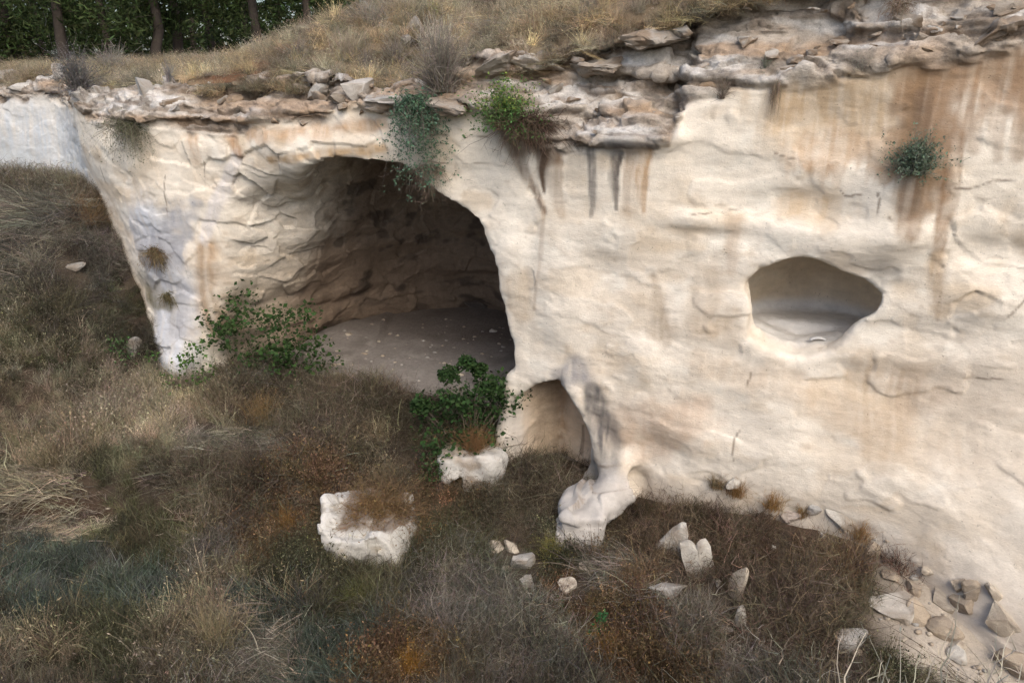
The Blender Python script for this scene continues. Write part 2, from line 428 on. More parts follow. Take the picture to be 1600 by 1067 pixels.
def plant_material(name, attr_type='GEOMETRY', trans=.25):
    m, N, L, b = new_mat(name, .8)
    a = nd(N, 'ShaderNodeAttribute', attribute_name='col'); src = a.outputs['Color']
    if attr_type == 'INSTANCER':
        t = nd(N, 'ShaderNodeAttribute', attribute_name='tint', attribute_type='INSTANCER')
        mx = nd(N, 'ShaderNodeVectorMath', operation='MULTIPLY'); L.new(src, mx.inputs[0]); L.new(t.outputs['Color'], mx.inputs[1]); src = mx.outputs[0]
    L.new(src, b.inputs['Base Color'])
    tr = nd(N, 'ShaderNodeBsdfTranslucent'); L.new(src, tr.inputs[0])
    ms = nd(N, 'ShaderNodeMixShader'); ms.inputs[0].default_value = trans
    L.new(b.outputs[0], ms.inputs[1]); L.new(tr.outputs[0], ms.inputs[2]); L.new(ms.outputs[0], N['Material Output'].inputs[0])
    return m
M_ROCK = rock_material('chalk_rock', .65, .15, bedding=.3)
M_STONE = rock_material('loose_stone', 1.3, .3, scale=1.6)
M_SOIL = rock_material('soil', 1.6, .35, scale=1.5)
M_PLANT = plant_material('plant_tissue')
M_TUFT = plant_material('dry_tuft', 'INSTANCER')
M_BARK = rock_material('bark', 1.5, .35, (.055, .045, .038))

# ------------------------------------------------------------------ cliff mesh
HV = 0.09
P, Q = surface_nets(cliff_sdf, (-25, -10.6, -12.2), (15.5, 4.6, 3.4), HV)
P, Q = prune(P, Q, (P[:, 2] > ground_h(P[:, 0], P[:, 1], False)-.7))
P, Q = subdivide(P, Q)
s, n, z = P.T
Nn = normals(P, Q)
CR = sm(-0.12, 0.22, z - zb(s) + 0.22*fbm(s, n, z, 1.1, 3, 71))          # crust
inside = sm(-0.25, -0.8, n - n_face(s, z))*sm(zb(s)+.1, zb(s)-.3, z)      # walls of the caves
spall = np.clip(gauss(s, -7.0, 3.6)*gauss(z, -2.6, 1.5)*1.2 + inside*sm(0, -2, s)*.6 + .3*sm(8.2, 9.4, s)*sm(-6, -4, z) + .12, 0, 1)*(1-CR)
spall *= 1-.9*gauss(s, 4.3, 3.2)*sm(-9.5, -8, z)*(1-inside)
spall = np.maximum(spall, .75*gauss(s, -11.8, 1.5)*sm(-3.5, -5, z)*(1-CR)); blk = gauss(s, 2.6, .9)*sm(.35, .8, n)*sm(-8.8, -9.3, z); spall = np.maximum(spall, 1.5*blk)
fv, fe = facets(s*.9+.3*vnoise(s, n, z, 5), n*.9, z*1.5+.3*vnoise(s, n, z, 6), 81)
wv = .9*vnoise(s*.8, n, z, 7)
cv, ce = facets(s*.75+wv, n*.9, z*2.6+.6*wv+.10*s, 91)
cv2, ce2 = facets(s*2.2+.5*wv, n*2.2, z*5+.5*wv, 95)
cs_ = sm(-.25, .25, fbm(s, n, z, .6, 2, 97)); cv = lerp(cv, .45*cv2+.4*cv, cs_); ce = lerp(ce, np.minimum(ce, ce2), cs_)
f0 = fbm(s, n, z*1.2, .9, 2, 79); f1 = fbm(s*.8, n, z*1.6, 3.0, 3, 73); f2 = fbm(s*.7, n*.7, z*2.4, 7.0, 2, 74); bed = vnoise(s*.25, n*.25, z*7+.6*vnoise(s*.4, n, z*.4, 75), 76)
mid_ = fbm(s, n, z*1.4, 1.2, 3, 104); fk1 = fbm(s+.1*f1, n, z*1.5, .55, 3, 171); fk2 = fbm(s, n, z*1.4+.15*s, 1.1, 3, 172); fmask = sm(-.25, .2, fbm(s, n, z, .4, 2, 173))
st1 = sm(-.014, .014, fk1-.05); st2 = sm(-.02, .02, fk2-.12)
flake = .040*st1*fmask*sm(-.5, .4, mid_) + .018*st2*(1-.5*fmask)
lay = np.clip(2.6*vnoise(s*.45+wv, n*.45, z*6.5+.8*vnoise(s*.7, n, z*.5, 78)+.15*s, 77), -1, 1)
disp = (1-CR)*(0.10*spall*fv + 0.009*f1 + 0.004*f2 + 0.004*bed + .05*f0 + flake) + CR*(0.20*cv + 0.08*f1 + 0.06*f2 + .06*lay*sm(.85, .4, Nn[:, 2]))
P = P + Nn*disp[:, None]

# ---- colour of the rock: chalk, bedding, stains, crust, and some painted shade
def mixc(c, k, a): return c + (np.asarray(k)-c)*np.clip(a, 0, 1)[:, None]
big = fbm(s, n, z*1.3, .35, 3, 101); band = fbm(s*.22, n*.22, z*1.7, 1.0, 3, 102); spk = fbm(s, n, z, 4.5, 3, 103); mid = fbm(s, n, z*1.4, 1.2, 3, 104)
C = np.tile(np.array((.72, .655, .56)), (len(P), 1))
C = mixc(C, (.665, .60, .51), sm(-.1, .5, big))
C = mixc(C, (.56, .44, .30), .6*sm(.12, .6, band*.7 + .45*mid))
C = mixc(C, (.52, .43, .325), .5*sm(.15, .5, mid*.8+.3*spk))
C = mixc(C, (.71, .67, .59), .6*sm(.2, .55, -mid + .3*spk))
C = mixc(C, (.36, .30, .24), .45*sm(.30, .55, spk)*sm(0, .4, mid))
C = mixc(C, (.70, .645, .56), .45*st1*fmask); C = mixc(C, (.60, .50, .38), .35*(1-st2)*sm(-.1, .3, mid+.5*big))
C = mixc(C, (.40, .32, .235), np.clip(.8*fk2+.2, 0, .3)*np.exp(-((fk1-.05)/.010)**2)*fmask + .12*np.exp(-((fk2-.12)/.016)**2)*sm(-.1, .3, mid))
def poly_dist(pts, os=0, oz=0):
    best = np.full(len(P), 9.0)
    for (a, b) in zip(pts[:-1], pts[1:]):
        ex, ez, ew = b[0]-a[0], b[1]-a[1], b[2]-a[2]
        u_, v_ = s+os, z+oz
        t = np.clip(((u_-a[0])*ex+(v_-a[1])*ez)/(ex*ex+ez*ez+1e-9), 0, 1)
        w = np.maximum(a[2]+t*ew, .01)
        best = np.minimum(best, np.hypot(u_-a[0]-t*ex, v_-a[1]-t*ez)/w)
    return best
drip = fbm(s*3.2, n*.5, z*.35, 1.3, 3, 111); edge = fbm(s, n, z, 2.2, 3, 112)
front = np.clip(sm(-1.2, -.3, n - n_face(s, z)), 0, 1)
drip2 = fbm(s*9+1.2*vnoise(s, n, z*.8, 118), n*2, z*.45, 1.0, 3, 113); wob1 = fbm(s, n, z, 1.4, 2, 114)
def stain_or_shade(pts, colour, a=1.0, soft=.5, ns=.5, dr=0.0, where=front, at_n=0.0):
    global C
    q = [(*face(p[0], p[1], at_n), p[2]) for p in pts]
    d = poly_dist(q, .07*wob1, 0) + ns*edge + dr*drip + (.35+.5*dr)*drip2
    streaky = np.clip(.92 + (.55 + .5*dr)*drip2 + .25*spk, .40, 1.15)
    if dr: streaky = streaky*(1 - .35*sm(q[0][1]-.2, q[-1][1], z + .25*drip2))
    C = mixc(C, colour, a*(1-sm(1-soft, 1+soft*1.3, d))*where*streaky)
BR, DB, GR, TAN, RUST = (.235,.15,.09), (.125,.085,.06), (.22,.20,.18), (.47,.355,.235), (.36,.22,.125)
stain_or_shade([(-60,270,1.4),(60,285,1.1)], (.26,.27,.245), .85, .6, .5, 0, front, -3.0); stain_or_shade([(-20,200,1.2),(130,240,1.3)], (.43,.465,.50), .8, .6, .5, 0, front, -2.5)  # bluish and grey shade of the far-left recess, painted into the wall colour
stain_or_shade([(240,360,.9),(270,450,.9),(285,540,.8)], (.56,.58,.62), .95, .5, .4)
stain_or_shade([(225,375,.5),(285,375,.4)], (.30,.30,.32), .75, .5, .8)
stain_or_shade([(235,465,.35),(260,470,.2)], (.17,.15,.09), .9, .4, .6)
stain_or_shade([(225,405,.24),(258,398,.22)], (.14,.105,.06), .9, .4, .6); stain_or_shade([(290,330,.5),(250,420,.5),(300,500,.5)], (.36,.36,.375), .85, .5, 1.3); stain_or_shade([(225,440,.35),(270,470,.3)], (.24,.22,.17), .6, .6, 1.2)
stain_or_shade([(325,390,.35),(330,470,.35),(345,540,.3)], (.33,.22,.13), .7, .5, .8)
stain_or_shade([(370,240,.14),(345,300,.18),(320,370,.2)], (.62,.58,.55), .9, .4, .4)
# west arch: rusty bands under the crust
stain_or_shade([(300,210,.16),(310,250,.12)], RUST, .6, .5, .8, .5)
stain_or_shade([(350,180,.3),(372,240,.12)], RUST, .8, .5, .6)
stain_or_shade([(390,215,.20),(600,192,.15)], (.42,.25,.13), .6, .6, .9)
stain_or_shade([(420,250,.08),(600,232,.1)], (.42,.28,.15), .7, .6, .9)
# under the green bushes and the flowstone
stain_or_shade([(800,195,.55),(850,210,.5),(860,235,.28)], DB, .95, .4, .45)
stain_or_shade([(848,220,.26),(848,270,.12),(850,300,.05)], DB, .95, .5, .4)
stain_or_shade([(800,225,.15),(830,290,.13),(852,330,.10)], DB, .75, .5, .6)
stain_or_shade([(870,250,.2),(872,300,.22),(882,334,.16)], BR, .6, .4, .5, .5)
stain_or_shade([(852,330,.06),(846,420,.05),(838,480,.04)], BR, .35, .6, .6)
stain_or_shade([(926,228,.14),(930,290,.13),(930,335,.06)], GR, .85, .35, .6, 1.0)
stain_or_shade([(973,226,.13),(968,280,.13),(966,325,.03)], (.11,.095,.085), .95, .35, .6, 1.0)
stain_or_shade([(990,228,.16),(985,325,.16)], BR, .55, .4, .3, .8)
stain_or_shade([(1018,226,.15),(1010,270,.13),(1010,328,.05)], (.36,.22,.11), .75, .4, .6, 1.0)
stain_or_shade([(915,205,.25),(980,215,.3),(1045,203,.2)], (.33,.33,.33), .85, .4, .5)
stain_or_shade([(915,222,.08),(1030,226,.07)], (.10,.09,.085), .8, .4, .5)
# eastern washes
stain_or_shade([(1250,170,.7),(1350,180,.8),(1385,230,.45)], TAN, .85, .5, .6, .5)
stain_or_shade([(1270,240,.35),(1350,235,.4),(1385,255,.25)], (.40,.25,.14), .7, .4, .5, .9)
stain_or_shade([(1490,20,.5),(1450,110,.5),(1440,170,.42),(1432,230,.40),(1425,300,.36),(1420,350,.24)], BR, .95, .35, .35, .3)
stain_or_shade([(1452,90,.45),(1442,200,.38),(1430,320,.30)], (.24,.155,.09), .75, .5, .5)
stain_or_shade([(1450,150,.25),(1435,250,.2),(1415,330,.15)], DB, .55, .4, .5, .4)
stain_or_shade([(1480,220,.22),(1478,300,.16),(1468,380,.10),(1464,440,.09),(1466,500,.03)], BR, .9, .4, .35, .4)
stain_or_shade([(1500,110,.4),(1508,180,.26),(1512,232,.14)], BR, .75, .4, .4, .7)
stain_or_shade([(1560,90,.45),(1552,180,.2),(1560,245,.1)], BR, .65, .4, .5, .8)
stain_or_shade([(1595,110,.4),(1592,240,.14)], BR, .8, .4, .5, .8)
stain_or_shade([(1520,80,.9),(1600,90,.9)], (.36,.24,.15), .65, .5, .7, .5)
stain_or_shade([(1470,400,.14),(1462,455,.13),(1470,480,.2)], TAN, .7, .5, .5, .4)
stain_or_shade([(1240,320,.3),(1290,325,.4)], (.48,.34,.20), .7, .5, .6)
stain_or_shade([(1150,345,.16),(1140,425,.12)], (.42,.30,.20), .6, .5, .5, .4)
stain_or_shade([(1380,422,.3),(1400,424,.2)], GR, .45, .5, .6)
stain_or_shade([(1120,510,.5),(1110,430,.3)], (.36,.28,.20), .45, .6, 1.0)
stain_or_shade([(1025,430,.10),(1030,500,.3),(1035,510,.28)], (.30,.23,.16), .6, .5, .9)
stain_or_shade([(820,435,.3),(815,480,.3)], (.40,.31,.21), .55, .5, .8)
stain_or_shade([(1350,590,.5),(1370,700,.3),(1400,620,.5)], (.42,.32,.22), .6, .5, .8, .6)
stain_or_shade([(1100,565,.3),(1240,600,.35),(1360,660,.4),(1600,700,.5)], (.46,.36,.26), .55, .6, .9)
stain_or_shade([(1440,590,.6),(1600,600,.7)], (.42,.33,.25), .6, .6, .8, .3)
stain_or_shade([(980,660,.5),(1080,640,.5),(1010,700,.3)], (.46,.34,.25), .6, .6, .8)
stain_or_shade([(1560,650,.7),(1600,800,.5)], (.50,.46,.40), .4, .6, .8)
stain_or_shade([(910,575,.35),(880,585,.25)], (.27,.26,.26), .8, .5, .6)
stain_or_shade([(926,615,.22),(942,670,.30),(960,715,.24)], (.12,.112,.108), .95, .5, .7, 0, front, .35); stain_or_shade([(940,740,.3),(900,780,.3)], (.27,.255,.23), .7, .5, 1.0, 0, front, 1.2)
alc_in = sm(-.10, -.30, n - n_face(s, z))*sm(-.3, .0, s)*sm(2.6, 2.2, s)*sm(-7.0, -7.4, z)
C = mixc(C, (.62,.47,.32), .85*alc_in*(.8+.4*mid)); C = mixc(C, (.46,.30,.18), .7*alc_in*gauss(s, 1.0, .16)*sm(-.3,.3,spk+.2))
stain_or_shade([(893,690,.04),(892,735,.05)], (.20,.14,.10), .8, .4, .4, 0, alc_in)
stain_or_shade([(800,655,.35),(810,700,.3)], (.40,.36,.33), .5, .5, .8)
# foot of the face, dustier and greyer, and the talus
C = mixc(C, (.44, .385, .33), .65*sm(-9.0, -10.2, z + .3*mid)*sm(2.8, 4, s))
C = mixc(C, (.45, .43, .41), .8*sm(.45, .9, n)*sm(1.2, 2, s)*sm(4.4, 3.4, s)*sm(-8.6, -9.3, z))
C = mixc(C, (.30, .28, .26), .7*sm(0, .3, mid)*sm(.9, 1.6, n)*sm(1.2, 2, s)*sm(4.4, 3.4, s)*sm(-9, -9.6, z))
# inside the great cave: brown walls, dark blotches, and shade painted in with depth; tan in the window chamber
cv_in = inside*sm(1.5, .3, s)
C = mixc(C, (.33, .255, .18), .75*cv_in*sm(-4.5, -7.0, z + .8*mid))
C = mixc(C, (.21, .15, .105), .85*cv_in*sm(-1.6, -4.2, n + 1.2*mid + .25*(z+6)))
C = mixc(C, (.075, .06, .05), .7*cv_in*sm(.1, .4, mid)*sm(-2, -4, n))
C = mixc(C, (.56, .46, .33), .7*inside*sm(4.5, 5, s)*sm(-5.6, -5.0, z))
C = mixc(C, (.66, .65, .63), .8*inside*sm(4.5, 5, s)*sm(-5.2, -5.5, z))
# hairline cracks
def crack(pts, w=.020):
    global C
    q = [(*face(p[0], p[1]), w) for p in pts]
    ds, dz = .10*fbm(s, n, z, 1.6, 2, 133), .10*fbm(s, n, z, 1.6, 2, 134)
    d = poly_dist(q, ds, dz)
    C = mixc(C, (.16, .12, .09), .75*(1-sm(.5, 1.5, d))*front*sm(-.25, .25, fbm(s, n, z, 2.0, 2, 132)))
for c in ([(1385,340),(1395,352),(1440,368),(1465,382),(1472,420)], [(1175,575),(1168,600),(1160,640),(1158,670),(1150,705)], [(1300,280),(1320,298),(1345,300)], [(1530,400),(1560,420),(1600,440)],
          [(1600,460),(1575,490),(1550,520)], [(1500,470),(1530,490),(1550,500)], [(1210,240),(1260,258)], [(1080,330),(1110,332),(1170,332)],
          [(1000,430),(1010,420)], [(1290,725),(1400,740)], [(1490,288),(1600,285)], [(140,240),(147,290)], [(320,250),(318,300)],
          [(265,250),(272,345)], [(1520,585),(1560,590),(1600,598)], [(1185,380),(1195,412)], [(1370,300),(1365,345)], [(640,205),(760,215)], [(640,255),(800,258)]):
    crack(c)
C = mixc(C, (.20, .15, .11), .4*sm(.05, .01, fe)*spall*(spall > .4)*(1-inside)*sm(-.1, .3, mid))
# crust: grey limestone, ochre earth in the joints
kc = np.tile(np.array((.39, .345, .295)), (len(P), 1))
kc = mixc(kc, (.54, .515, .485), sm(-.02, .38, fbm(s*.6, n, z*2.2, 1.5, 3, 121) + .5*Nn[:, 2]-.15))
kc = mixc(kc, (.34, .235, .15), .8*sm(.0, .45, fbm(s*.4, n, z*2.6, .9, 3, 122) + .25*sm(-11, -9, s)*sm(-4, -7, s)))
kc = mixc(kc, (.15, .125, .10), .75*sm(.02, .45, fbm(s*.8, n, z*2, 2.4, 3, 123)))
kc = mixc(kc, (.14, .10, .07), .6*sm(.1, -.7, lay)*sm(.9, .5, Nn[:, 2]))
kc = mixc(kc, (.16, .115, .08), .45*sm(.09, .02, ce)*sm(-.2, .3, mid+spk))
C = C + (kc-C)*CR[:, None]
C *= (1 + .10*spk + .05*f2)[:, None]
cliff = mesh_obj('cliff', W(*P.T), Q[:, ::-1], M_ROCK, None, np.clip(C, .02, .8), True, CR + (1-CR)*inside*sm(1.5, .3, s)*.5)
tag(cliff, kind='structure')

# ------------------------------------------------------------------ ground sheets
def grid_mesh(name, a0, a1, b0, b1, step, hf, colf, mat, maskf=None):
    A = np.arange(a0, a1+step*.5, step); B = np.arange(b0, b1+step*.5, step)
    SA, NB = np.meshgrid(A, B, indexing='ij')
    Zh = hf(SA, NB)
    V = W(SA, NB, Zh).reshape(-1, 3)
    nb = len(B); i, j = np.meshgrid(np.arange(len(A)-1), np.arange(nb-1), indexing='ij')
    q = (i*nb+j).ravel(); F = np.stack([q, q+1, q+nb+1, q+nb], 1)
    if maskf is not None:
        k = maskf(SA, NB).ravel(); F = F[k[F].all(1)]
        used = np.unique(F); m = np.full(len(V), -1, np.int64); m[used] = np.arange(len(used)); V = V[used]; F = m[F]
        cc = colf(SA.ravel()[used], NB.ravel()[used], Zh.ravel()[used])
    else: cc = colf(SA.ravel(), NB.ravel(), Zh.ravel())
    return mesh_obj(name, V, F, mat, None, cc)
def soil_col(a, b, h):
    c = np.tile(np.array((.07, .055, .042)), (len(a), 1))
    c = mixc(c, (.11, .088, .066), sm(-.1, .5, fbm(a, b, h, .8, 3, 141)))
    c = mixc(c, (.085, .06, .042), .8*sm(.1, .4, fbm(a, b, h, .5, 2, 142)))
    x = a*CT-b*ST; y = OY-a*ST-b*CT
    c = mixc(c, (.10, .062, .042), .8*sm(15.4, 15.9, y)*sm(16.8, 16.3, y)*sm(-3, -5, x))
    pale = sm(8.6, 10.4, a + .8*fbm(a, b, h, .9, 3, 143))*sm(5, 3, b)
    return mixc(c, (.52, .455, .375), pale)
g = tag(grid_mesh('ground', -34, 20, -4.0, 22, .12, ground_h, soil_col, M_SOIL, lambda a, b: (b > -2.6) | (a < -12.5)), kind='structure')
def floor_col(a, b, h):
    c = np.tile(np.array((.27, .245, .225)), (len(a), 1))
    c = mixc(c, (.17, .15, .135), .8*sm(0, .5, fbm(a, b, h, .6, 3, 151)))
    c = mixc(c, (.36, .33, .30), .7*sm(.1, .5, fbm(a, b, h, 1.6, 3, 152)))
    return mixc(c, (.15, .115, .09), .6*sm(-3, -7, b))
tag(grid_mesh('cave_floor', -12, 3.5, -10.6, -0.6, .08, lambda a, b: ground_h(a, b)+.012 + .03*sm(-1.6, -1.0, b)*0 - .35*sm(-1.1, -.6, b), floor_col, M_SOIL), kind='structure')
def hill_col(a, b, h):
    c = np.tile(np.array((.22, .165, .105)), (len(a), 1))
    c = mixc(c, (.30, .24, .16), sm(-.2, .4, fbm(a, b, h, .8, 3, 161)))
    red = np.exp(-((a+9.0)/1.7)**2-((b+1.6)/1.3)**2)*1.3 + .35*fbm(a, b, h, 1.5, 3, 162)
    c = mixc(c, (.21, .105, .06), sm(.35, .75, red))
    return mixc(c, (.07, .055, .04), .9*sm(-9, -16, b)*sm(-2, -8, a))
def hill_sheet(a, b):
    return hill_h(a, b) - 0.5*sm(-1.0, -0.45, b+recess(a))
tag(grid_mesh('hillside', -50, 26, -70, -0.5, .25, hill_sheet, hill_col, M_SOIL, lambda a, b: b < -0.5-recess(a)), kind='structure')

# ------------------------------------------------------------------ sight lines onto the real surfaces
def solid(s, n, z):
    c = cliff_sdf(s, n, z) < 0
    c &= (n > -10.5) & (z > -12.2)
    g_ = (z < ground_h(s, n)) & ((n > -1.4) | (s < -12.5) | ((s > -12) & (s < 3.5)))
    h_ = (z < hill_sheet(s, n)) & (n < -0.5-recess(s))
    return c | g_ & (z < -3) | h_ & (z > -3)
_tt = np.linspace(3, 75, 9000)
def hit(px, py):
    r = ray(px, py)[None]*_tt[:, None]
    a, b = SN(r[:, 0], r[:, 1])
    k = np.argmax(solid(a, b, r[:, 2]))
    return Vector(r[k]) if k else Vector(r[-1])
def scale_at(p): return (p.y*math.cos(PITCH) - p.z*math.sin(PITCH))/FPX    # metres per photo pixel
def gz(x, y):
    a, b = SN(x, y); return float(ground_h(a, b))
#@@REST
# ------------------------------------------------------------------ plants: stems and leaves as meshes
def unit(v): return v/np.maximum(np.linalg.norm(v, axis=-1, keepdims=True), 1e-9)
class Tissue:                      # collects quads with colours
    def __init__(self): self.P, self.F, self.C, self.n = [], [], [], 0
    def add(self, P, F, C):
        self.P.append(P); self.F.append(F+self.n); self.C.append(C); self.n += len(P)
    def stems(self, B, D, L, bend, K, w, color, r, jit=.0, tip=1.15):
        n = len(B); t = np.linspace(0, 1, K+1)[None, :, None]
        X = B[:, None] + D[:, None]*t*L[:, None, None] + bend[:, None]*(t**2)*L[:, None, None]
        if jit: X = X + r.normal(0, jit, X.shape)*L[:, None, None]*(t > 0)
        side = unit(np.cross(D, r.normal(size=(n, 3))))[:, None]
        ww = (np.broadcast_to(np.asarray(w, float), (n,))[:, None, None])*(1-.75*t)*.5
        V = np.stack([X-side*ww, X+side*ww], 2)
        i = np.arange(n)[:, None]*(K+1)*2 + np.arange(K)[None]*2
        F = np.stack([i, i+1, i+3, i+2], -1).reshape(-1, 4)
        cc = np.broadcast_to(color, (n, 3))[:, None, None]*(1+(tip-1)*t)[:, :, None]*np.ones((1, 1, 2, 1))
        self.add(V.reshape(-1, 3), F, np.broadcast_to(cc, V.shape).reshape(-1, 3)); return X
    def leaves(self, X, size, color, r, up=.4, aspect=.55):
        n = len(X); d = unit(r.normal(size=(n, 3))); nn = unit(r.normal(size=(n, 3))+np.array([0, 0, up*2]))
        d = unit(d - nn*(d*nn).sum(1, keepdims=True)); e = np.cross(nn, d)
        sz = (np.asarray(size)*r.uniform(.35, 1.5, n))[:, None]
        V = np.stack([X-d*sz*.5, X+e*sz*aspect*.5, X+d*sz*.5+nn*sz*.12, X-e*sz*aspect*.5], 1)
        F = np.arange(n*4).reshape(n, 4)
        self.add(V.reshape(-1, 3), F, np.repeat(np.broadcast_to(color, (n, 3)), 4, 0))
    def build(self, name, mat, parent=None):
        P = np.concatenate(self.P); F = np.concatenate(self.F); C = np.concatenate(self.C)
        return mesh_obj(name, P, F, mat, parent, np.clip(C, 0, 2))
    def mesh(self, name, mat):
        o = self.build(name, mat); col.objects.unlink(o); return o
def vary(c, n, r, a=.25, h=.06):
    return np.clip(np.asarray(c)*(1+r.uniform(-a, a, (n, 1)))*(1+r.uniform(-h, h, (n, 3))), .005, 1.5)

# ---- tufts that are scattered as ground cover
def dirs(n, r, spread):
    a = r.uniform(0, 2*math.pi, n); e = np.abs(r.normal(0, spread, n)).clip(0, 1.5)
    return np.stack([np.cos(a)*np.sin(e), np.sin(a)*np.sin(e), np.cos(e)], 1)
def tuft(kind, seed):
    r = np.random.default_rng(seed); T = Tissue(); o = np.array([1., 1., 1.])
    if kind == 'straw':
        n = 48; D = dirs(n, r, .42); B = np.c_[r.normal(0, .07, (n, 2)), np.zeros(n)]; L = r.uniform(.25, .62, n)
        T.stems(B, D, L, np.c_[D[:, :2]*.35+r.normal(0, .14, (n, 2)), -r.uniform(.05, .35, n)], 4, .0115, vary(o, n, r, .5), r)
        n = 26; D = dirs(n, r, .5); B = np.c_[r.normal(0, .08, (n, 2)), np.zeros(n)]; L = r.uniform(.45, .75, n)
        X = T.stems(B, D, L, np.c_[r.normal(0, .2, (n, 2)), -r.uniform(0, .2, n)], 4, .0085, vary(o*1.2, n, r, .3), r)
        T.leaves(X[:, -1], .045, vary(o*1.25, n, r), r, 0, .3)
    elif kind == 'tangle':
        n = 110; D = dirs(n, r, .95); B = np.c_[r.normal(0, .16, (n, 2)), r.uniform(0, .10, n)]; L = r.uniform(.2, .52, n)
        X = T.stems(B, D, L, r.normal(0, .38, (n, 3))+np.array([0, 0, -.22]), 5, .0105, vary(o, n, r, .6, .1), r, .03)
        n2 = 110; Y = X[r.integers(0, n, n2), r.integers(2, 6, n2)]
        T.stems(Y, unit(r.normal(size=(n2, 3))+[0, 0, .3]), r.uniform(.08, .2, n2), r.normal(0, .4, (n2, 3)), 2, .0085, vary(o*1.1, n2, r, .4, .1), r)
    elif kind == 'lying':
        n = 70; a = r.normal(0, .55, n); D = np.stack([np.cos(a), np.sin(a), r.uniform(.02, .42, n)], 1); B = np.c_[r.normal(0, .22, (n, 2)), r.uniform(0, .08, n)]
        T.stems(B, D, r.uniform(.3, .75, n), np.c_[r.normal(0, .25, (n, 2)), -r.uniform(.1, .45, n)], 5, .0115, vary(o, n, r, .5), r)
    elif kind == 'herb':
        n = 60; D = dirs(n, r, .7); B = np.c_[r.normal(0, .10, (n, 2)), np.zeros(n)]; L = r.uniform(.2, .5, n)
        X = T.stems(B, D, L, r.normal(0, .25, (n, 3)), 4, .0095, vary(o*.8, n, r, .5, .1), r, .02)
        m = 300; Y = X[r.integers(0, n, m), r.integers(1, 5, m)] + r.normal(0, .025, (m, 3))
        cc = vary(o*1.05, m, r, .45, .1); k = r.random(m) < .10; cc[k] *= np.array([1.9, 2.1, 1.5])
        T.leaves(Y, .036, cc, r, .2, .5)
    elif kind == 'green':
        n = 100; D = dirs(n, r, .55); B = np.c_[r.normal(0, .13, (n, 2)), np.zeros(n)]; L = r.uniform(.18, .45, n)
        T.stems(B, D, L, np.c_[D[:, :2]*.4+r.normal(0, .2, (n, 2)), -r.uniform(.0, .3, n)], 4, .0115, vary(o, n, r, .5, .1), r)
    return T
protos = bpy.data.collections.new('tufts')            # sources for the scatter, not part of the scene
KIND = ['straw', 'tangle', 'lying', 'herb', 'green']; NV = 4
for ki, k in enumerate(KIND):
    for v in range(NV):
        o = tuft(k, 100*ki+v).mesh('tuft_%02d' % (ki*NV+v), M_TUFT); protos.objects.link(o)
def scatter_tree():
    t = bpy.data.node_groups.new('scatter', 'GeometryNodeTree')
    t.interface.new_socket('Geometry', in_out='INPUT', socket_type='NodeSocketGeometry')
    t.interface.new_socket('Geometry', in_out='OUTPUT', socket_type='NodeSocketGeometry')
    N, L = t.nodes, t.links
    gi, go = N.new('NodeGroupInput'), N.new('NodeGroupOutput')
    ci = N.new('GeometryNodeCollectionInfo'); ci.inputs['Collection'].default_value = protos
    ci.inputs['Separate Children'].default_value = True; ci.inputs['Reset Children'].default_value = True
    ip = N.new('GeometryNodeInstanceOnPoints'); ip.inputs['Pick Instance'].default_value = True
    def na(name, typ):
        a = N.new('GeometryNodeInputNamedAttribute'); a.data_type = typ; a.inputs['Name'].default_value = name; return a.outputs['Attribute']
    L.new(gi.outputs[0], ip.inputs['Points']); L.new(ci.outputs[0], ip.inputs['Instance'])
    L.new(na('idx', 'INT'), ip.inputs['Instance Index'])
    e2r = N.new('FunctionNodeEulerToRotation'); L.new(na('rot', 'FLOAT_VECTOR'), e2r.inputs[0]); L.new(e2r.outputs[0], ip.inputs['Rotation'])
    L.new(na('scl', 'FLOAT_VECTOR'), ip.inputs['Scale']); L.new(ip.outputs[0], go.inputs[0])
    return t
SCAT = scatter_tree()
def scatter(name, P, idx, rot, scl, tint, label=None):
    me = bpy.data.meshes.new(name); me.vertices.add(len(P)); me.vertices.foreach_set('co', np.asarray(P, np.float32).ravel())
    def at(nm, ty, v, key):
        a = me.attributes.new(nm, ty, 'POINT'); a.data.foreach_set(key, np.ascontiguousarray(v).ravel())
    at('idx', 'INT', np.asarray(idx, np.int32), 'value'); at('rot', 'FLOAT_VECTOR', np.asarray(rot, np.float32), 'vector')
    at('scl', 'FLOAT_VECTOR', np.asarray(scl, np.float32), 'vector')
    c = np.ones((len(P), 4), np.float32); c[:, :3] = tint; at('tint', 'FLOAT_COLOR', c, 'color')
    o = bpy.data.objects.new(name, me); col.objects.link(o)
    m = o.modifiers.new('scatter', 'NODES'); m.node_group = SCAT
    return tag(o, label, None, None, 'stuff')

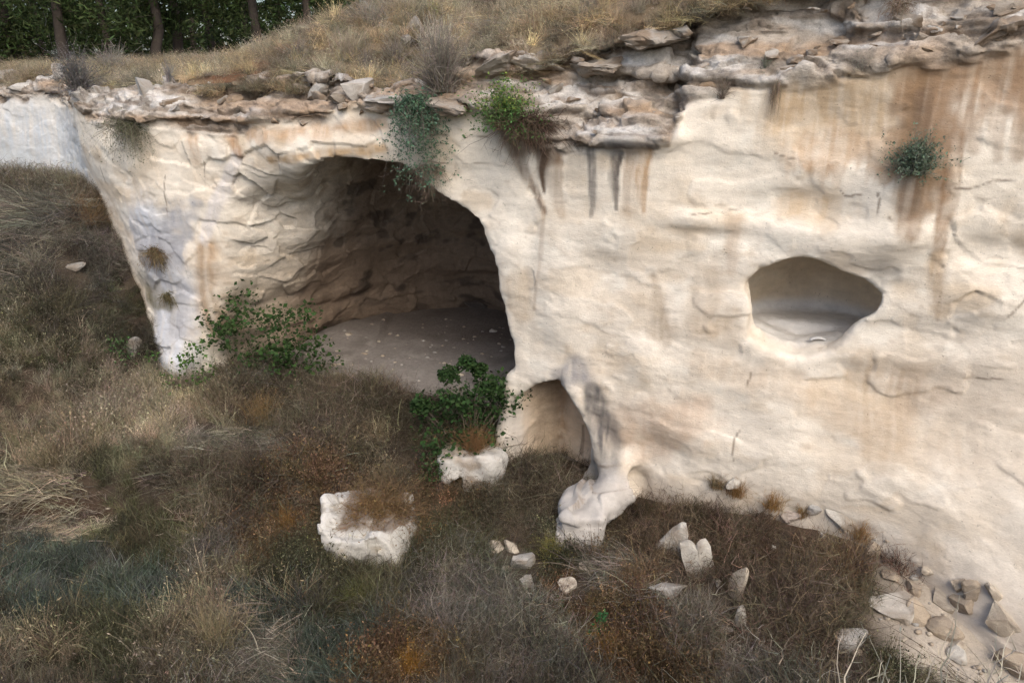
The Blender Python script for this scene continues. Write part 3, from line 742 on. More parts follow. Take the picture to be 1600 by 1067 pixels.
STRAW, GREY, BROWN, RUST_, OLIVE, TEAL, DARK, GREEN, PALE = (.42,.335,.195), (.30,.265,.195), (.205,.16,.095), (.26,.155,.065), (.165,.155,.075), (.15,.185,.135), (.11,.10,.06), (.08,.14,.045), (.47,.385,.245)
WH, CRM, TN, GY = (.58,.55,.49), (.53,.465,.375), (.43,.355,.27), (.40,.385,.36)
SG = 'loose chalk rocks in the hollow'
ROCKS = [
    (1052,860,38,80,35,WH,'white slab leaning above the two upright white slabs'), (1080,895,32,92,-18,WH,'broad split white slab, left of the standing pair'),
    (1102,890,24,94,-14,WH,'slender white slab, right of the standing pair'), (1040,925,56,30,0,GY,'low grey rock left of the standing white pair'),
    (1150,925,32,92,6,CRM,'rounded cream stone standing alone right of the white pair'), (1160,976,24,54,0,WH,'small white block upright below the cream standing stone'),
    (1122,912,14,10,30,WH,'white chip between the slender slab and the cream standing stone'), (1208,858,9,20,-10,WH,'small white chip standing in brown brush below the pink rock'),
    (1186,906,12,9,0,WH,'tiny white chip in the brush right of the cream standing stone'), (1120,968,14,12,20,WH,'small white lump left of the small white block'),
    (1133,985,26,16,0,GY,'flat grey lump beside the small white block'),
    (925,888,42,18,-4,CRM,'flat pale stone in front of the big chalk block'), (889,917,34,26,-12,(.64,.58,.49),'smooth cream stone below the flat pale stone'),
    (775,858,26,20,0,CRM,'left half of the ridged cream outcrop'), (797,858,30,26,0,CRM,'right half of the ridged cream outcrop'),
    (817,884,42,36,15,GY,'grey rock under the ridged cream outcrop'), (826,911,24,30,0,GY,'small grey rock at the foot of the stone row'),
    (1148,757,28,26,10,WH,'white stone against the foot of the face'), (1232,811,36,26,-12,(.56,.48,.42),'pink rock beside the orange brown tuft'),
    (1314,814,24,58,-55,WH,'long white slab lying at the edge of the talus'), (1275,797,24,18,0,GY,'pale crumbled stone left of the long white slab'),
    (1360,864,32,36,0,TN,'tan angular stone under the orange straw tuft'), (1388,950,66,46,0,(.60,.56,.50),'large white block at the lower edge of the talus'),
    (1432,958,44,40,20,TN,'tan pointed block touching the large white block'), (1330,1006,54,40,0,GY,'grey half buried rock below the large white block'),
    (1488,1024,36,24,-20,WH,'white rock behind the bare twigs'), (1508,948,48,34,0,TN,'ochre block in the talus below two thin slabs'),
    (1500,918,20,34,-30,CRM,'thin slab on the left above the ochre block'), (1518,924,26,34,-20,TN,'thin slab on the right above the ochre block'),
    (1566,978,76,36,35,CRM,'large flat slab tilted on the talus at far right'), (1478,985,56,36,0,TN,'rounded tan rock under the ochre block'),
    (1425,922,24,24,0,TN,'small tan stone above the large white block'), (1450,896,22,18,0,CRM,'small cream stone high on the talus'),
    (1585,1040,60,40,10,TN,'tan slab in the bottom right corner'), (1555,930,40,16,40,CRM,'narrow cream slab above the large tilted slab'),
    (1390,902,30,22,0,TN,'tan lump on the upper edge of the brush'), (1470,935,50,26,10,CRM,'cream slab between the small tan stone and the ochre block'),
    (1495,1008,26,18,0,CRM,'small cream rock under the rounded tan rock'),
    (112,418,44,14,0,(.30,.285,.26),'pale rock breaking through the western mound'), (208,550,22,44,25,(.32,.305,.285),'grey rock standing beside the foot of the buttress'), (24,314,70,16,0,(.25,.24,.22),'dark flat rock under the pale wall at far left'),
    (770,519,14,8,0,WH,'white stone lying alone on the cave floor'), (742,478,40,16,0,(.12,.10,.085),'dark rock at the back of the cave floor'),
    ]
ROCK_AT = []
for q_ in ROCKS:
    p = hit(q_[0], q_[1]+q_[3]*.35); ROCK_AT.append((p.x, p.y, q_[2]*scale_at(p)*.5))
# species patches of the hollow: pixel centre, half sizes, mix of kinds, colour, weight
ZONES = [(150,640,210,60,'straw',PALE,1.5), (60,690,120,50,'straw',STRAW,1.5), (60,775,110,26,'lying',(.50,.41,.27),2.2), (300,650,120,40,'straw',STRAW,1),
 (60,370,110,60,'lying',GREY,1.6), (110,400,90,50,'tangle',(.20,.175,.14),1.5), (150,330,40,24,'tangle',BROWN,1.4), (110,450,110,50,'tangle',(.16,.14,.09),1.3), (60,540,120,50,'herb',OLIVE,1.2), (190,500,50,80,'herb',OLIVE,1.3), (215,540,40,60,'tangle',(.18,.15,.10),1.2),
 (170,720,100,30,'straw',OLIVE,1.2), (380,760,190,30,'tangle',BROWN,1.3), (330,720,110,35,'lying',GREY,1.2), (230,850,110,40,'green',OLIVE,1.5),
 (130,920,150,50,'green',TEAL,1.9), (210,940,80,30,'green',TEAL,1.4), (380,950,70,36,'green',TEAL,1.6), (530,1020,70,60,'green',TEAL,1.5),
 (160,1010,130,50,'straw',OLIVE,1.2), (60,1040,80,40,'straw',STRAW,1.3), (330,980,60,60,'straw',STRAW,1.7), (420,1030,110,50,'lying',GREY,1.2),
 (360,850,60,40,'tangle',GREY,1.2), (430,810,80,60,'herb',RUST_,1.4), (520,800,60,50,'herb',RUST_,1.1), (470,880,60,60,'herb',OLIVE,1.3), (570,930,70,40,'green',OLIVE,1.8),
 (600,740,90,40,'herb',BROWN,1.3), (690,800,60,60,'herb',RUST_,1.0), (700,850,70,50,'tangle',OLIVE,1.0), (520,640,140,50,'tangle',BROWN,1.4), (430,640,60,50,'herb',BROWN,1.2),
 (400,700,120,40,'lying',GREY,1.2), (620,690,90,40,'tangle',BROWN,1.2), (720,940,100,60,'tangle',GREY,1.6), (640,1030,90,50,'herb',RUST_,1.4), (740,1040,110,40,'tangle',BROWN,1.0),
 (830,1000,110,60,'tangle',GREY,1.2), (920,950,80,50,'herb',RUST_,1.6), (990,960,90,50,'herb',RUST_,1.3), (1010,1040,120,40,'herb',RUST_,1.1), (840,780,90,50,'tangle',BROWN,1.4),
 (870,850,60,50,'herb',OLIVE,1.0), (1120,800,170,60,'tangle',(.25,.175,.10),2.2), (1060,780,90,30,'tangle',RUST_,1.2), (1250,860,130,50,'tangle',(.28,.185,.10),2.0), (1200,790,60,30,'straw',RUST_,1.5),
 (1330,880,50,50,'straw',RUST_,1.4), (1200,960,140,70,'tangle',(.24,.175,.11),2.0), (1080,980,80,50,'tangle',GREY,1.2), (1330,960,80,50,'tangle',BROWN,1.4), (1380,1030,80,40,'herb',OLIVE,1.2),
 (1150,1050,120,40,'tangle',GREY,1.2), (960,900,60,40,'lying',GREY,1.2)]
zc = []
for (px, py, rx, ry, k, c, w) in ZONES:
    p = hit(px, py); sc = scale_at(p); a, b = SN(p.x, p.y); zc.append((a, b, rx*sc, ry*sc*1.75, KIND.index(k), c, w))
M = 21000
a = rng.uniform(-23, 12.5, M); b = rng.uniform(-2.2, 12.5, M)
a = np.r_[a, rng.uniform(-20, -11, 4200)]; b = np.r_[b, rng.uniform(-3.0, 4.5, 4200)]; M = len(a)
pale = sm(8.4, 10.2, a + .8*fbm(a, b, 0*a, .9, 3, 143))*sm(5.5, 3.5, b)
clear = (cliff_sdf(a, b, ground_h(a, b)+.12) > .05)
cavey = (b < -.9+.3*vnoise(a*.8, b, 0*a, 9)) & (a > -11.5) & (a < 0.0)
alc = (b < .35) & (a >= -.2) & (a < 2.3)
keep = clear & ~cavey & (rng.random(M) > .97*pale) & (~alc | (rng.random(M) < .10))
cl = fbm(a, b, 0*a, .8, 2, 171)
keep &= rng.random(M) < .80 + .5*cl
xx, yy = a*CT-b*ST, OY-a*ST-b*CT
for (rx_, ry_, rw_) in ROCK_AT: keep &= (np.abs(xx-rx_) > rw_+.10) | (yy > ry_+.30) | (yy < ry_-.60)
a, b = a[keep], b[keep]; M = len(a)
best = np.full(M, .30); kind = rng.choice([1, 1, 2, 0], M); tint = np.array([BROWN, GREY, BROWN, STRAW])[rng.integers(0, 3, M)]
for (za, zb_, ra, rb_, k, c, w) in zc:
    d = ((a-za)/ra)**2 + ((b-zb_)/rb_)**2
    v = w*np.exp(-d)*rng.uniform(.35, 1.3, M)
    m = v > best; best[m] = v[m]; kind[m] = k; tint[m] = c
lum = tint.mean(1, keepdims=True); tint = lerp(tint, lum, .25)
tint = .62*tint*np.exp(rng.normal(0, .38, (M, 1)))*(1+rng.uniform(-.10, .10, (M, 3)))*(1+.5*fbm(a, b, 0*a, 1.1, 2, 172))[:, None]
hz = ground_h(a, b)-.02
x = a*CT-b*ST; y = OY-a*ST-b*CT
rot = np.c_[rng.normal(0, .18, (M, 2)), rng.uniform(0, 6.28, M)]
lie = kind == 2; rot[lie, 2] = rng.normal(2.6, .7, lie.sum())
size = rng.uniform(.55, 1.45, M)*(1+.45*cl[keep])
scl = np.c_[size, size, size*rng.uniform(.8, 1.1, M)]
NAMES = {0: ('dry_grass', 'pale dry grass standing across the floor of the hollow'), 1: ('dry_brush', 'tangled brown and grey dead brush covering the hollow'),
         2: ('flattened_straw', 'flattened grey straw lying over banks of the hollow'), 3: ('thistle_cover', 'rust and olive thistles with small leaves carpeting the hollow'),
         4: ('green_grass', 'soft grey green grass in patches at lower left')}
for k in range(5):
    m = kind == k
    scatter(NAMES[k][0], np.c_[x, y, hz][m], k*NV + rng.integers(0, NV, m.sum()), rot[m], scl[m], tint[m], NAMES[k][1])
# the grass of the hillside above the cliff
M = 17000
a = rng.uniform(-40, 14, M); b = -(.5 + 24*rng.random(M)**1.6)-recess(a)
bb = -b-recess(a)
red = np.exp(-((a+9.0)/1.5)**2-((b+1.5)/1.1)**2)
zh = hill_sheet(a, b)
keep = (cliff_sdf(a, b, zh+.12) > .03) & (rng.random(M) > .9*red) & (rng.random(M) < .75+.5*fbm(a, b, 0*a, .7, 2, 181))
# sparse on the stony crust of the east
a, b, zh, bb = a[keep], b[keep], zh[keep], bb[keep]; M = len(a)
kind = rng.choice([0, 0, 1, 1, 2], M)
tc = np.array([STRAW, GREY, GREY, (.30,.23,.15)]); tint = tc[rng.integers(0, 4, M)]
gl = sm(-.05, .3, fbm(a, b, 0*a, .45, 2, 182) + .35*gauss(a, -12, 2.5)*gauss(b, -2.5, 2)); tint = lerp(tint, np.array(GREY)*.85, gl[:, None]*.8)
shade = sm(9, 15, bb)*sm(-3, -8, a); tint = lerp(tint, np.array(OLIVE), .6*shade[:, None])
tint = .9*tint*np.exp(rng.normal(0, .35, (M, 1)))*(1+rng.uniform(-.06, .06, (M, 3)))*(1+.6*fbm(a, b, 0*a, .9, 2, 183))[:, None]
size = rng.uniform(.55, 1.0, M)*(1+.03*bb)
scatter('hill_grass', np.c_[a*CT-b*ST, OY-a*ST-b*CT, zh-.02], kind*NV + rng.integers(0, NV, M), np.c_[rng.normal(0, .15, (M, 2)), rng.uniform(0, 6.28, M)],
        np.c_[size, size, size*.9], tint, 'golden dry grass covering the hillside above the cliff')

# ------------------------------------------------------------------ single plants
def shrub(name, label, cat, px, py, wpx, hpx, mode='dome', twig=GREY, leaf=None, nt=160, nl=0, ls=.03, group=None, seed=1, tw=.010, parts=('twigs', 'leaves'), out=.0, lc2=None, K=5, at=None):
    r = np.random.default_rng(seed)
    base = Vector(at) if at is not None else hit(px, py); sc = scale_at(base); w, h = wpx*sc*.5, hpx*sc
    view = Vector((-base.x, -base.y, 0)).normalized()
    base = base + view*out
    root = empty(name, base, label, cat, group)
    T = Tissue(); n = nt
    a_ = r.uniform(0, 2*math.pi, n)
    if mode == 'dome':
        D = dirs(n, r, .75); B = np.c_[r.normal(0, .12*w, (n, 2)), np.zeros(n)-.03]
        L = r.uniform(.6, 1.05, n); D = D*np.array([w*1.25, w*1.25, h]); Lm = np.linalg.norm(D, axis=1)*L; D = unit(D)
        bend = r.normal(0, .2, (n, 3))+np.array([0, 0, -.12])
    elif mode == 'upright':
        D = dirs(n, r, .32); B = np.c_[r.normal(0, .25*w, (n, 2)), np.zeros(n)-.03]; Lm = h*r.uniform(.55, 1.05, n)
        bend = r.normal(0, .12, (n, 3))+np.c_[D[:, :2]*.5, np.zeros(n)]
    else:                          # hanging from a ledge
        f = r.uniform(.1, 1, n)
        D = np.c_[r.normal(0, .75, n), r.normal(0, .3, n), r.uniform(-.2, .9, n)] + np.array([view.x, view.y, 0])*r.uniform(.3, 1.0, (n, 1)); D = unit(D)
        B = np.c_[r.normal(0, .25*w, n), r.normal(0, .08, n), r.normal(0, .06, n)]
        Lm = w*.9*r.uniform(.4, 1.1, n); bend = np.c_[r.normal(0, .25, (n, 2)), -f*h/np.maximum(Lm, .05)*.95 - .1]
    X = T.stems(B, D, Lm, bend, K, tw, vary(twig, n, r, .35, .1), r, .02)
    m2 = int(nt*1.2); Y = X[r.integers(0, n, m2), r.integers(2, K+1, m2)]
    T.stems(Y, unit(r.normal(size=(m2, 3))+np.array([0, 0, .2 if mode != 'hang' else -.4])), w*r.uniform(.15, .4, m2), r.normal(0, .3, (m2, 3)), 3, tw*.7, vary(twig, m2, r, .35, .1), r)
    T.build(parts[0], M_PLANT, root)
    if nl:
        G = Tissue(); i = r.integers(0, n, nl); k = r.integers(1 if mode == 'hang' else 2, K+1, nl)
        Y = X[i, k] + r.normal(0, 1, (nl, 3))*np.array([w, w, w])*.065
        cc = vary(leaf, nl, r, .4, .1)
        if lc2 is not None:
            q = (Y[:, 2] > np.quantile(Y[:, 2], .55)) & (r.random(nl) < .4); cc[q] = vary(lc2, q.sum(), r, .3, .1)
        G.leaves(Y, ls, cc, r, .3); G.build(parts[1], M_PLANT, root)
    return root
CB = 'bushes rooted in the cliff'
shrub('hanging_bush', 'blue green bush trailing over the upper rim of the great cave mouth', 'bush', 652, 160, 100, 135, 'hang', (.20,.18,.15), (.085,.15,.095), 340, 7500, .065, CB, 11, out=.10)
shrub('bare_bush', 'leafless grey brown bush hanging right below the blue green trailing bush', 'bush', 668, 262, 95, 62, 'hang', (.19,.15,.115), (.13,.14,.07), 260, 260, .03, CB, 12, out=.1)
shrub('green_bush', 'bright green bush with yellow tips on the ledge beside dark stains', 'bush', 790, 196, 120, 66, 'dome', (.16,.14,.08), (.085,.17,.05), 300, 5200, .06, CB, 13, out=.15, lc2=(.20,.27,.06))
shrub('dead_bush', 'dark brown dead bush hanging under the bright green bush', 'bush', 825, 192, 130, 50, 'hang', (.10,.07,.05), None, 520, 0, group=CB, seed=14, out=.15, tw=.018)
shrub('round_bush', 'round grey green bush on the broad brown stains right of centre', 'bush', 1430, 268, 84, 62, 'dome', (.14,.155,.12), (.12,.165,.115), 320, 3200, .05, CB, 15, out=.2, tw=.014)
shrub('dry_bush', 'small grey dry bush on the crust above the smooth pale face', 'bush', 1128, 152, 44, 34, 'dome', (.20,.165,.13), None, 200, 0, group=CB, seed=16)
shrub('hanging_grass', 'narrow brown dry tuft hanging on the pale face beside the small grey bush', 'bush', 1213, 130, 24, 60, 'hang', (.23,.18,.13), None, 160, 0, group=CB, seed=17)
shrub('dry_bush', 'small grey green bush on the crust above the hanging brown tuft', 'bush', 1196, 112, 30, 28, 'dome', (.20,.20,.16), (.14,.16,.11), 110, 160, .025, CB, 18)
shrub('dry_bush', 'low grey bush on the crust, above the eastern tan wash', 'bush', 1342, 108, 56, 34, 'dome', (.25,.23,.19), (.20,.20,.15), 180, 200, .025, CB, 19)
shrub('root_mass', 'brown roots hanging from the hill edge at the top right of the face', 'bush', 1405, 8, 70, 46, 'hang', (.22,.165,.12), None, 220, 0, group=CB, seed=20)
shrub('hanging_bush', 'grey green bush drooping over the pale face at far left', 'bush', 200, 196, 110, 66, 'hang', (.15,.14,.10), (.12,.13,.075), 360, 1500, .045, CB, 21, out=.15, tw=.014)
shrub('dry_bush', 'small dark tuft hanging beneath the crust above the rusty bands', 'bush', 375, 172, 26, 34, 'hang', (.13,.11,.09), None, 130, 0, group=CB, seed=22)
shrub('dry_patch', 'brown dry patch clinging to the white western buttress', 'bush', 246, 392, 58, 34, 'hang', (.17,.125,.07), None, 320, 0, group=CB, seed=23, tw=.022, out=.05)
shrub('dry_patch', 'small olive tuft lower on the white western buttress', 'bush', 262, 462, 36, 18, 'hang', (.14,.12,.06), None, 160, 0, group=CB, seed=24, tw=.02, out=.05)
HB = 'shrubs on the hillside'
shrub('grey_shrub', 'bushy grey shrub with pale bare stems above the trailing bush', 'shrub', 692, 142, 130, 105, 'dome', (.20,.175,.145), None, 620, 0, group=HB, seed=31, tw=.018)
shrub('pale_shrub', 'pale upright leafless shrub behind the bushy grey shrub', 'shrub', 686, 92, 84, 62, 'upright', (.46,.41,.33), None, 240, 0, group=HB, seed=32, tw=.022)
shrub('root_mass', 'curved bare roots hanging over the hill edge beside the bright green bush', 'roots', 715, 118, 70, 52, 'hang', (.26,.225,.18), None, 140, 0, group=HB, seed=33, tw=.018)
shrub('grey_shrub', 'round blue grey shrub on the hill edge at upper left', 'shrub', 124, 140, 92, 66, 'dome', (.15,.14,.135), (.14,.14,.125), 420, 1800, .05, HB, 34, tw=.016)
shrub('grey_shrub', 'little grey shrub on the hill edge beside the red soil', 'shrub', 265, 126, 26, 36, 'dome', (.24,.225,.215), None, 120, 0, group=HB, seed=35)
shrub('dry_shrub', 'rusty dry shrub under the pines at far left', 'shrub', 45, 108, 70, 40, 'upright', (.36,.24,.13), None, 220, 0, group=HB, seed=36)
shrub('grey_shrub', 'grey bush low on the hill edge right of the pale boulder', 'shrub', 575, 112, 70, 44, 'dome', (.20,.175,.15), None, 260, 0, group=HB, seed=37)
shrub('yellow_shrub', 'yellow green shrub at the top edge above the pale upright shrub', 'shrub', 676, 28, 40, 26, 'dome', (.25,.24,.12), (.27,.27,.09), 120, 500, .04, HB, 38)
shrub('yellow_shrub', 'yellow green shrub under the pines near two dark trunks', 'shrub', 385, 30, 60, 36, 'dome', (.2,.2,.08), (.22,.25,.07), 120, 800, .09, HB, 39, tw=.02)
shrub('yellow_shrub', 'yellow green shrub under the pines at upper left', 'shrub', 66, 72, 60, 34, 'dome', (.2,.2,.08), (.20,.23,.06), 120, 800, .09, HB, 40, tw=.02)
for i, (px, py, w, h, mode, c, lab) in enumerate([
    (178,112,80,44,'dome',(.27,.245,.21),'pale grey spreading shrub right of the round blue grey shrub'), (335,66,60,34,'dome',(.22,.19,.16),'brown grey shrub above the red soil bank'),
    (470,96,70,40,'dome',(.25,.22,.175),'tawny grey shrub behind the lip above the western arch'), (545,92,54,46,'upright',(.36,.31,.23),'straw stems right behind the pale lip boulder'),
    (618,104,60,50,'dome',(.23,.20,.165),'grey brown shrub left of the bushy grey shrub'), (764,64,80,44,'dome',(.27,.23,.18),'dry shrub right of the pale upright shrub'),
    (850,46,90,40,'upright',(.36,.29,.19),'golden stems standing on the slope above the long rock ledge'), (925,24,70,34,'dome',(.25,.215,.17),'brownish shrub high on the slope over the eastern crust'),
    (580,40,80,44,'dome',(.29,.26,.22),'ash grey shrub below the crest boulder'), (420,64,50,28,'upright',(.42,.35,.24),'pale straw clump on the crest left of the boulder')]):
    shrub('dry_shrub' if mode == 'upright' else 'grey_shrub', lab, 'shrub', px, py, w, h, mode, c, None, 260, 0, group=HB, seed=140+i, tw=.016)
FB = 'green leafy plants in the hollow'
def sapling(label, px, py, heads, leaf, seed, ls=.12, per=150, name='fig_sapling', cat='sapling'):
    r = np.random.default_rng(seed); base = hit(px, py); sc = scale_at(base)
    root = empty(name, base, label, cat, FB); T, G = Tissue(), Tissue()
    for (dx, dy, rad) in heads:
        e = np.array([dx*sc, r.uniform(-.3, .3), -dy*sc]); n = 5
        X = T.stems(np.zeros((n, 3))+r.normal(0, .06, (n, 3))*[1, 1, 0]-[0, 0, .05], np.tile(unit(e[None])[0], (n, 1)), np.full(n, np.linalg.norm(e))*r.uniform(.8, 1.05, n), r.normal(0, .10, (n, 3)), 6, .03, vary((.20,.17,.13), n, r), r, .02)
        m = per; q = r.normal(size=(m, 3))*rad*sc*np.array([.62, .62, .48])
        lim = np.linalg.norm(q, axis=1, keepdims=True)/(rad*sc*1.35); q = q/np.maximum(lim, 1)
        G.leaves(e+q, ls, vary(leaf, m, r, .45, .12), r, .7, .75)
    T.build('stems', M_PLANT, root); G.build('leaves', M_PLANT, root); return root
LG = (.045,.085,.026)
sapling('green fig sapling arching in front of the lit left cave wall', 400, 590, [(-18,-128,24),(-48,-98,24),(-4,-104,26),(20,-78,26),(-44,-62,22),(-30,-84,20),(30,-42,30),(-5,-45,24),(55,-25,26),(0,-20,26)], LG, 41, .13, 150)
sapling('green fig sapling with two heads before the dark cave floor', 470, 592, [(-24,-98,24),(14,-104,22),(26,-64,24),(-10,-62,24),(0,-30,30),(34,-28,24),(-30,-40,22)], LG, 42, .13, 140)
sapling('low green plant at the foot of the white buttress, right of its sprig', 308, 610, [(5,-68,16),(-12,-50,14),(10,-30,22),(-20,-15,22),(28,-15,20),(-40,0,18)], (.075,.15,.035), 43, .10, 110)
sapling('small sprig of leaves before the white foot of the buttress', 268, 592, [(-18,-42,9),(2,-12,14),(-30,-2,14)], (.06,.12,.03), 44, .09, 45)
sapling('pale green plant on the mound left of the white buttress', 190, 575, [(0,-42,16),(6,-18,18),(-20,-10,18)], (.075,.145,.05), 45, .07, 130)
sapling('large dark green fig bush under the right edge of the cave mouth', 735, 705, [(-34,-50,44),(24,-60,44),(54,-92,30),(-15,-95,26),(30,-110,18),(-40,-15,36),(10,-20,36),(-30,-128,12),(-2,-148,10),(16,-132,9),(-50,15,26),(-70,-85,14)], (.032,.065,.02), 46, .12, 380, 'fig_bush', 'bush')
sapling('dark green clump of leaves below the large fig bush', 690, 735, [(-5,-25,26),(14,-5,20),(-14,0,16)], (.04,.08,.025), 47, .09, 200, 'leafy_clump', 'bush')
sapling('small bright green plant among rust brush at bottom centre', 938, 992, [(-4,-14,12),(6,-6,11),(2,-28,8)], (.05,.14,.05), 48, .06, 90, 'green_plant', 'plant')
sapling('tiny dark green plant left of the cream stones', 872, 945, [(0,-8,9),(4,-2,8)], (.06,.12,.05), 49, .05, 50, 'green_plant', 'plant')
TB = 'dry bushes in the hollow'
for i, (px, py, w, h, mode, c, lab) in enumerate([
    (1150,772,50,36,'upright',RUST_,'rust brown tuft against the foot of the face under the long crack'),
    (1207,792,54,40,'upright',(.30,.18,.07),'orange brown tuft by the foot of the face, right of the white stone'),
    (1252,806,26,28,'upright',(.30,.20,.09),'narrow straw tuft between the pink rock and the pale rubble'),
    (1345,842,40,40,'upright',(.33,.21,.10),'orange straw tuft at the edge of the talus below the long slab'),
    (1120,760,40,26,'upright',BROWN,'brown tuft left of the white stone at the face foot'),
    (100,490,130,70,'dome',(.14,.125,.075),'big dark olive bush on the mound left of the buttress'),
    (140,350,90,50,'dome',(.22,.145,.08),'russet bush on top of the western mound'),
    (60,420,110,50,'dome',GREY,'grey sprawling bush on the western mound slope'),
    (410,660,80,50,'upright',(.25,.17,.08),'tawny bush in front of the fig saplings'),
    (490,650,90,44,'dome',(.22,.17,.13),'brown twiggy bush at the lip of the cave floor'),
    (590,690,110,48,'dome',(.17,.12,.08),'brown matted bush below the cave floor'),
    (330,800,120,60,'upright',GREY,'tall grey dead stems hanging by the earth bank'),
    (450,830,90,50,'dome',(.24,.14,.05),'orange thistle bush left of the white stump'),
    (340,1010,110,90,'upright',(.34,.28,.17),'tall straw clump at lower left'),
    (700,1000,150,80,'dome',(.27,.235,.20),'wide ash grey dead bush at the bottom centre'),
    (640,1050,80,50,'dome',(.30,.16,.04),'bright rust thistle bush at the bottom edge'),
    (560,945,90,50,'dome',(.13,.13,.05),'olive green bush below the white stump'),
    (950,1030,110,50,'dome',(.28,.16,.05),'rust thistle bush below the small bright green plant'),
    (860,870,60,44,'dome',(.22,.20,.07),'yellow green thistle left of the big chalk block'),
    (1270,920,120,50,'dome',BROWN,'wiry brown brush mound between the slabs and the talus'),
    ]):
    leafy = 'thistle' in lab or 'olive' in lab
    shrub('dry_bush', lab, 'bush', px, py, w, h, mode, c, tuple(np.array(c)*1.25), 260, 700 if leafy else 0, .03, TB, 60+i)
def twigs_fore():
    r = np.random.default_rng(5); p = Vector(FORE)
    root = empty('pale_twigs', p, 'pale bare twigs rising at the bottom right corner, nearest the viewer', 'dry plant')
    T = Tissue(); n = 34
    B = np.c_[r.uniform(-.5, .75, n), r.normal(0, .18, n), np.full(n, -.15)]
    h = r.uniform(.30, .62, n); h[:3] = [.86, .72, .70]; B[:3, 0] = [.05, .10, .62]
    X = T.stems(B, unit(np.c_[r.normal(0, .16, n), r.normal(0, .1, n), np.ones(n)]), h+.15, r.normal(0, .10, (n, 3))*[1, 1, 0], 7, .015, vary((.52,.47,.38), n, r, .2), r, .012)
    m = 190; Y = X[r.integers(0, n, m), r.integers(2, 8, m)]
    T.stems(Y, unit(np.c_[r.normal(0, .7, m), r.normal(0, .5, m), r.uniform(.4, 1.1, m)]), r.uniform(.03, .14, m), r.normal(0, .2, (m, 3)), 3, .006, vary((.50,.44,.34), m, r, .2), r, .02)
    T.build('stems', M_PLANT, root)
twigs_fore()

# ------------------------------------------------------------------ rocks
def rock_mesh(name, half, seed, cuts=9, sub=3, base=(.60,.56,.49), dirt=(.30,.25,.20), mat=None, rough=.05, boxy=0):
    r = np.random.default_rng(seed); bm = bmesh.new()
    bmesh.ops.create_icosphere(bm, subdivisions=sub, radius=1.0)
    V = np.array([v.co for v in bm.verts]); F = np.array([[v.index for v in f.verts] for f in bm.faces]); bm.free()
    if boxy: V = np.sign(V)*np.abs(V)**boxy
    V = V*1.25
    for k in range(cuts):
        d = unit(r.normal(size=(1, 3)))[0]; o = r.uniform(.50, .85)
        e = V@d - o; V = V - np.maximum(e, 0)[:, None]*d*.96
    V = V/np.abs(V).max(0)*np.array(half)
    u = V/np.array(half)
    V = V + u*(rough*min(half)*2*fbm(u[:, 0]+seed, u[:, 1], u[:, 2], 2.2, 3, seed))[:, None]
    q = fbm(V[:, 0]+seed, V[:, 1], V[:, 2], 2.0/max(half), 3, seed+5)
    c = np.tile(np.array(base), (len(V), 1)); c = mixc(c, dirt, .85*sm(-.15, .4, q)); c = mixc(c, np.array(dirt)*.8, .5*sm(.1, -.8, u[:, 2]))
    return V, F, c
def stone(name, label, cat, px, py, wpx, hpx, roll=0, seed=1, base=(.60,.56,.49), group=None, parent=None, sink=.15, cuts=9, depth=.8, sub=3, yaw=None, dirt=(.30,.25,.20), boxy=.55, rough=.06):
    p = hit(px, py); sc = scale_at(p); w, h = wpx*sc*.5, hpx*sc*.5
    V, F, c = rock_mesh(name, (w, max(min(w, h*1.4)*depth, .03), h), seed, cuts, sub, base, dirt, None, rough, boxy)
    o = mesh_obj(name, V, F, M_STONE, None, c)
    o.location = p + Vector((0, 0, h*(.35-sink)))
    az = math.atan2(-p.x, p.y); r = random.Random(seed)
    o.rotation_euler = (Matrix.Rotation(az + (r.uniform(-.3, .3) if yaw is None else yaw), 3, 'Z') @ Matrix.Rotation(math.radians(roll), 3, 'Y')).to_euler()
    o.data.set_sharp_from_angle(angle=math.radians(22))
    if parent: o.parent = parent
    else: tag(o, label, cat, group)
    return o
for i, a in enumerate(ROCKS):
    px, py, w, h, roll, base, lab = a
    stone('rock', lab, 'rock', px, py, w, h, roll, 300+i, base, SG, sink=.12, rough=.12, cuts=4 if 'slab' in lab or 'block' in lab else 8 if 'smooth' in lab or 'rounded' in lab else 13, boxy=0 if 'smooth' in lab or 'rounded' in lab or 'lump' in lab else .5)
HG = 'boulders along the hill edge'
for i, a in enumerate([
    (10,122,34,22,0,GY,'grey boulder at the far left edge under the pines'), (36,138,56,18,-8,(.50,.48,.45),'flat grey slab below the far left boulder'), (92,122,22,36,10,GY,'upright grey rock left of the round blue grey shrub'),
    (515,18,56,28,0,(.42,.40,.38),'grey boulder on the sunlit crest'), (648,48,26,36,20,(.33,.32,.305),'grey rock left of the pale upright shrub'),
    (636,70,26,30,0,(.30,.285,.26),'weathered rock below the grey rock by the pale shrub'), (560,140,54,40,-10,(.52,.49,.45),'pale boulder on the lip left of the trailing bush'), (232,150,30,46,0,GY,'grey rock on the rim above the drooping grey green bush'),
    (500,142,44,32,-15,GY,'grey rock on the lip above the western arch'), (1548,186,1,1,0,GY,'')][:-1]):
    px, py, w, h, roll, base, lab = a
    stone('boulder', lab, 'boulder', px, py, w, h, roll, 400+i, base, HG, cuts=10)
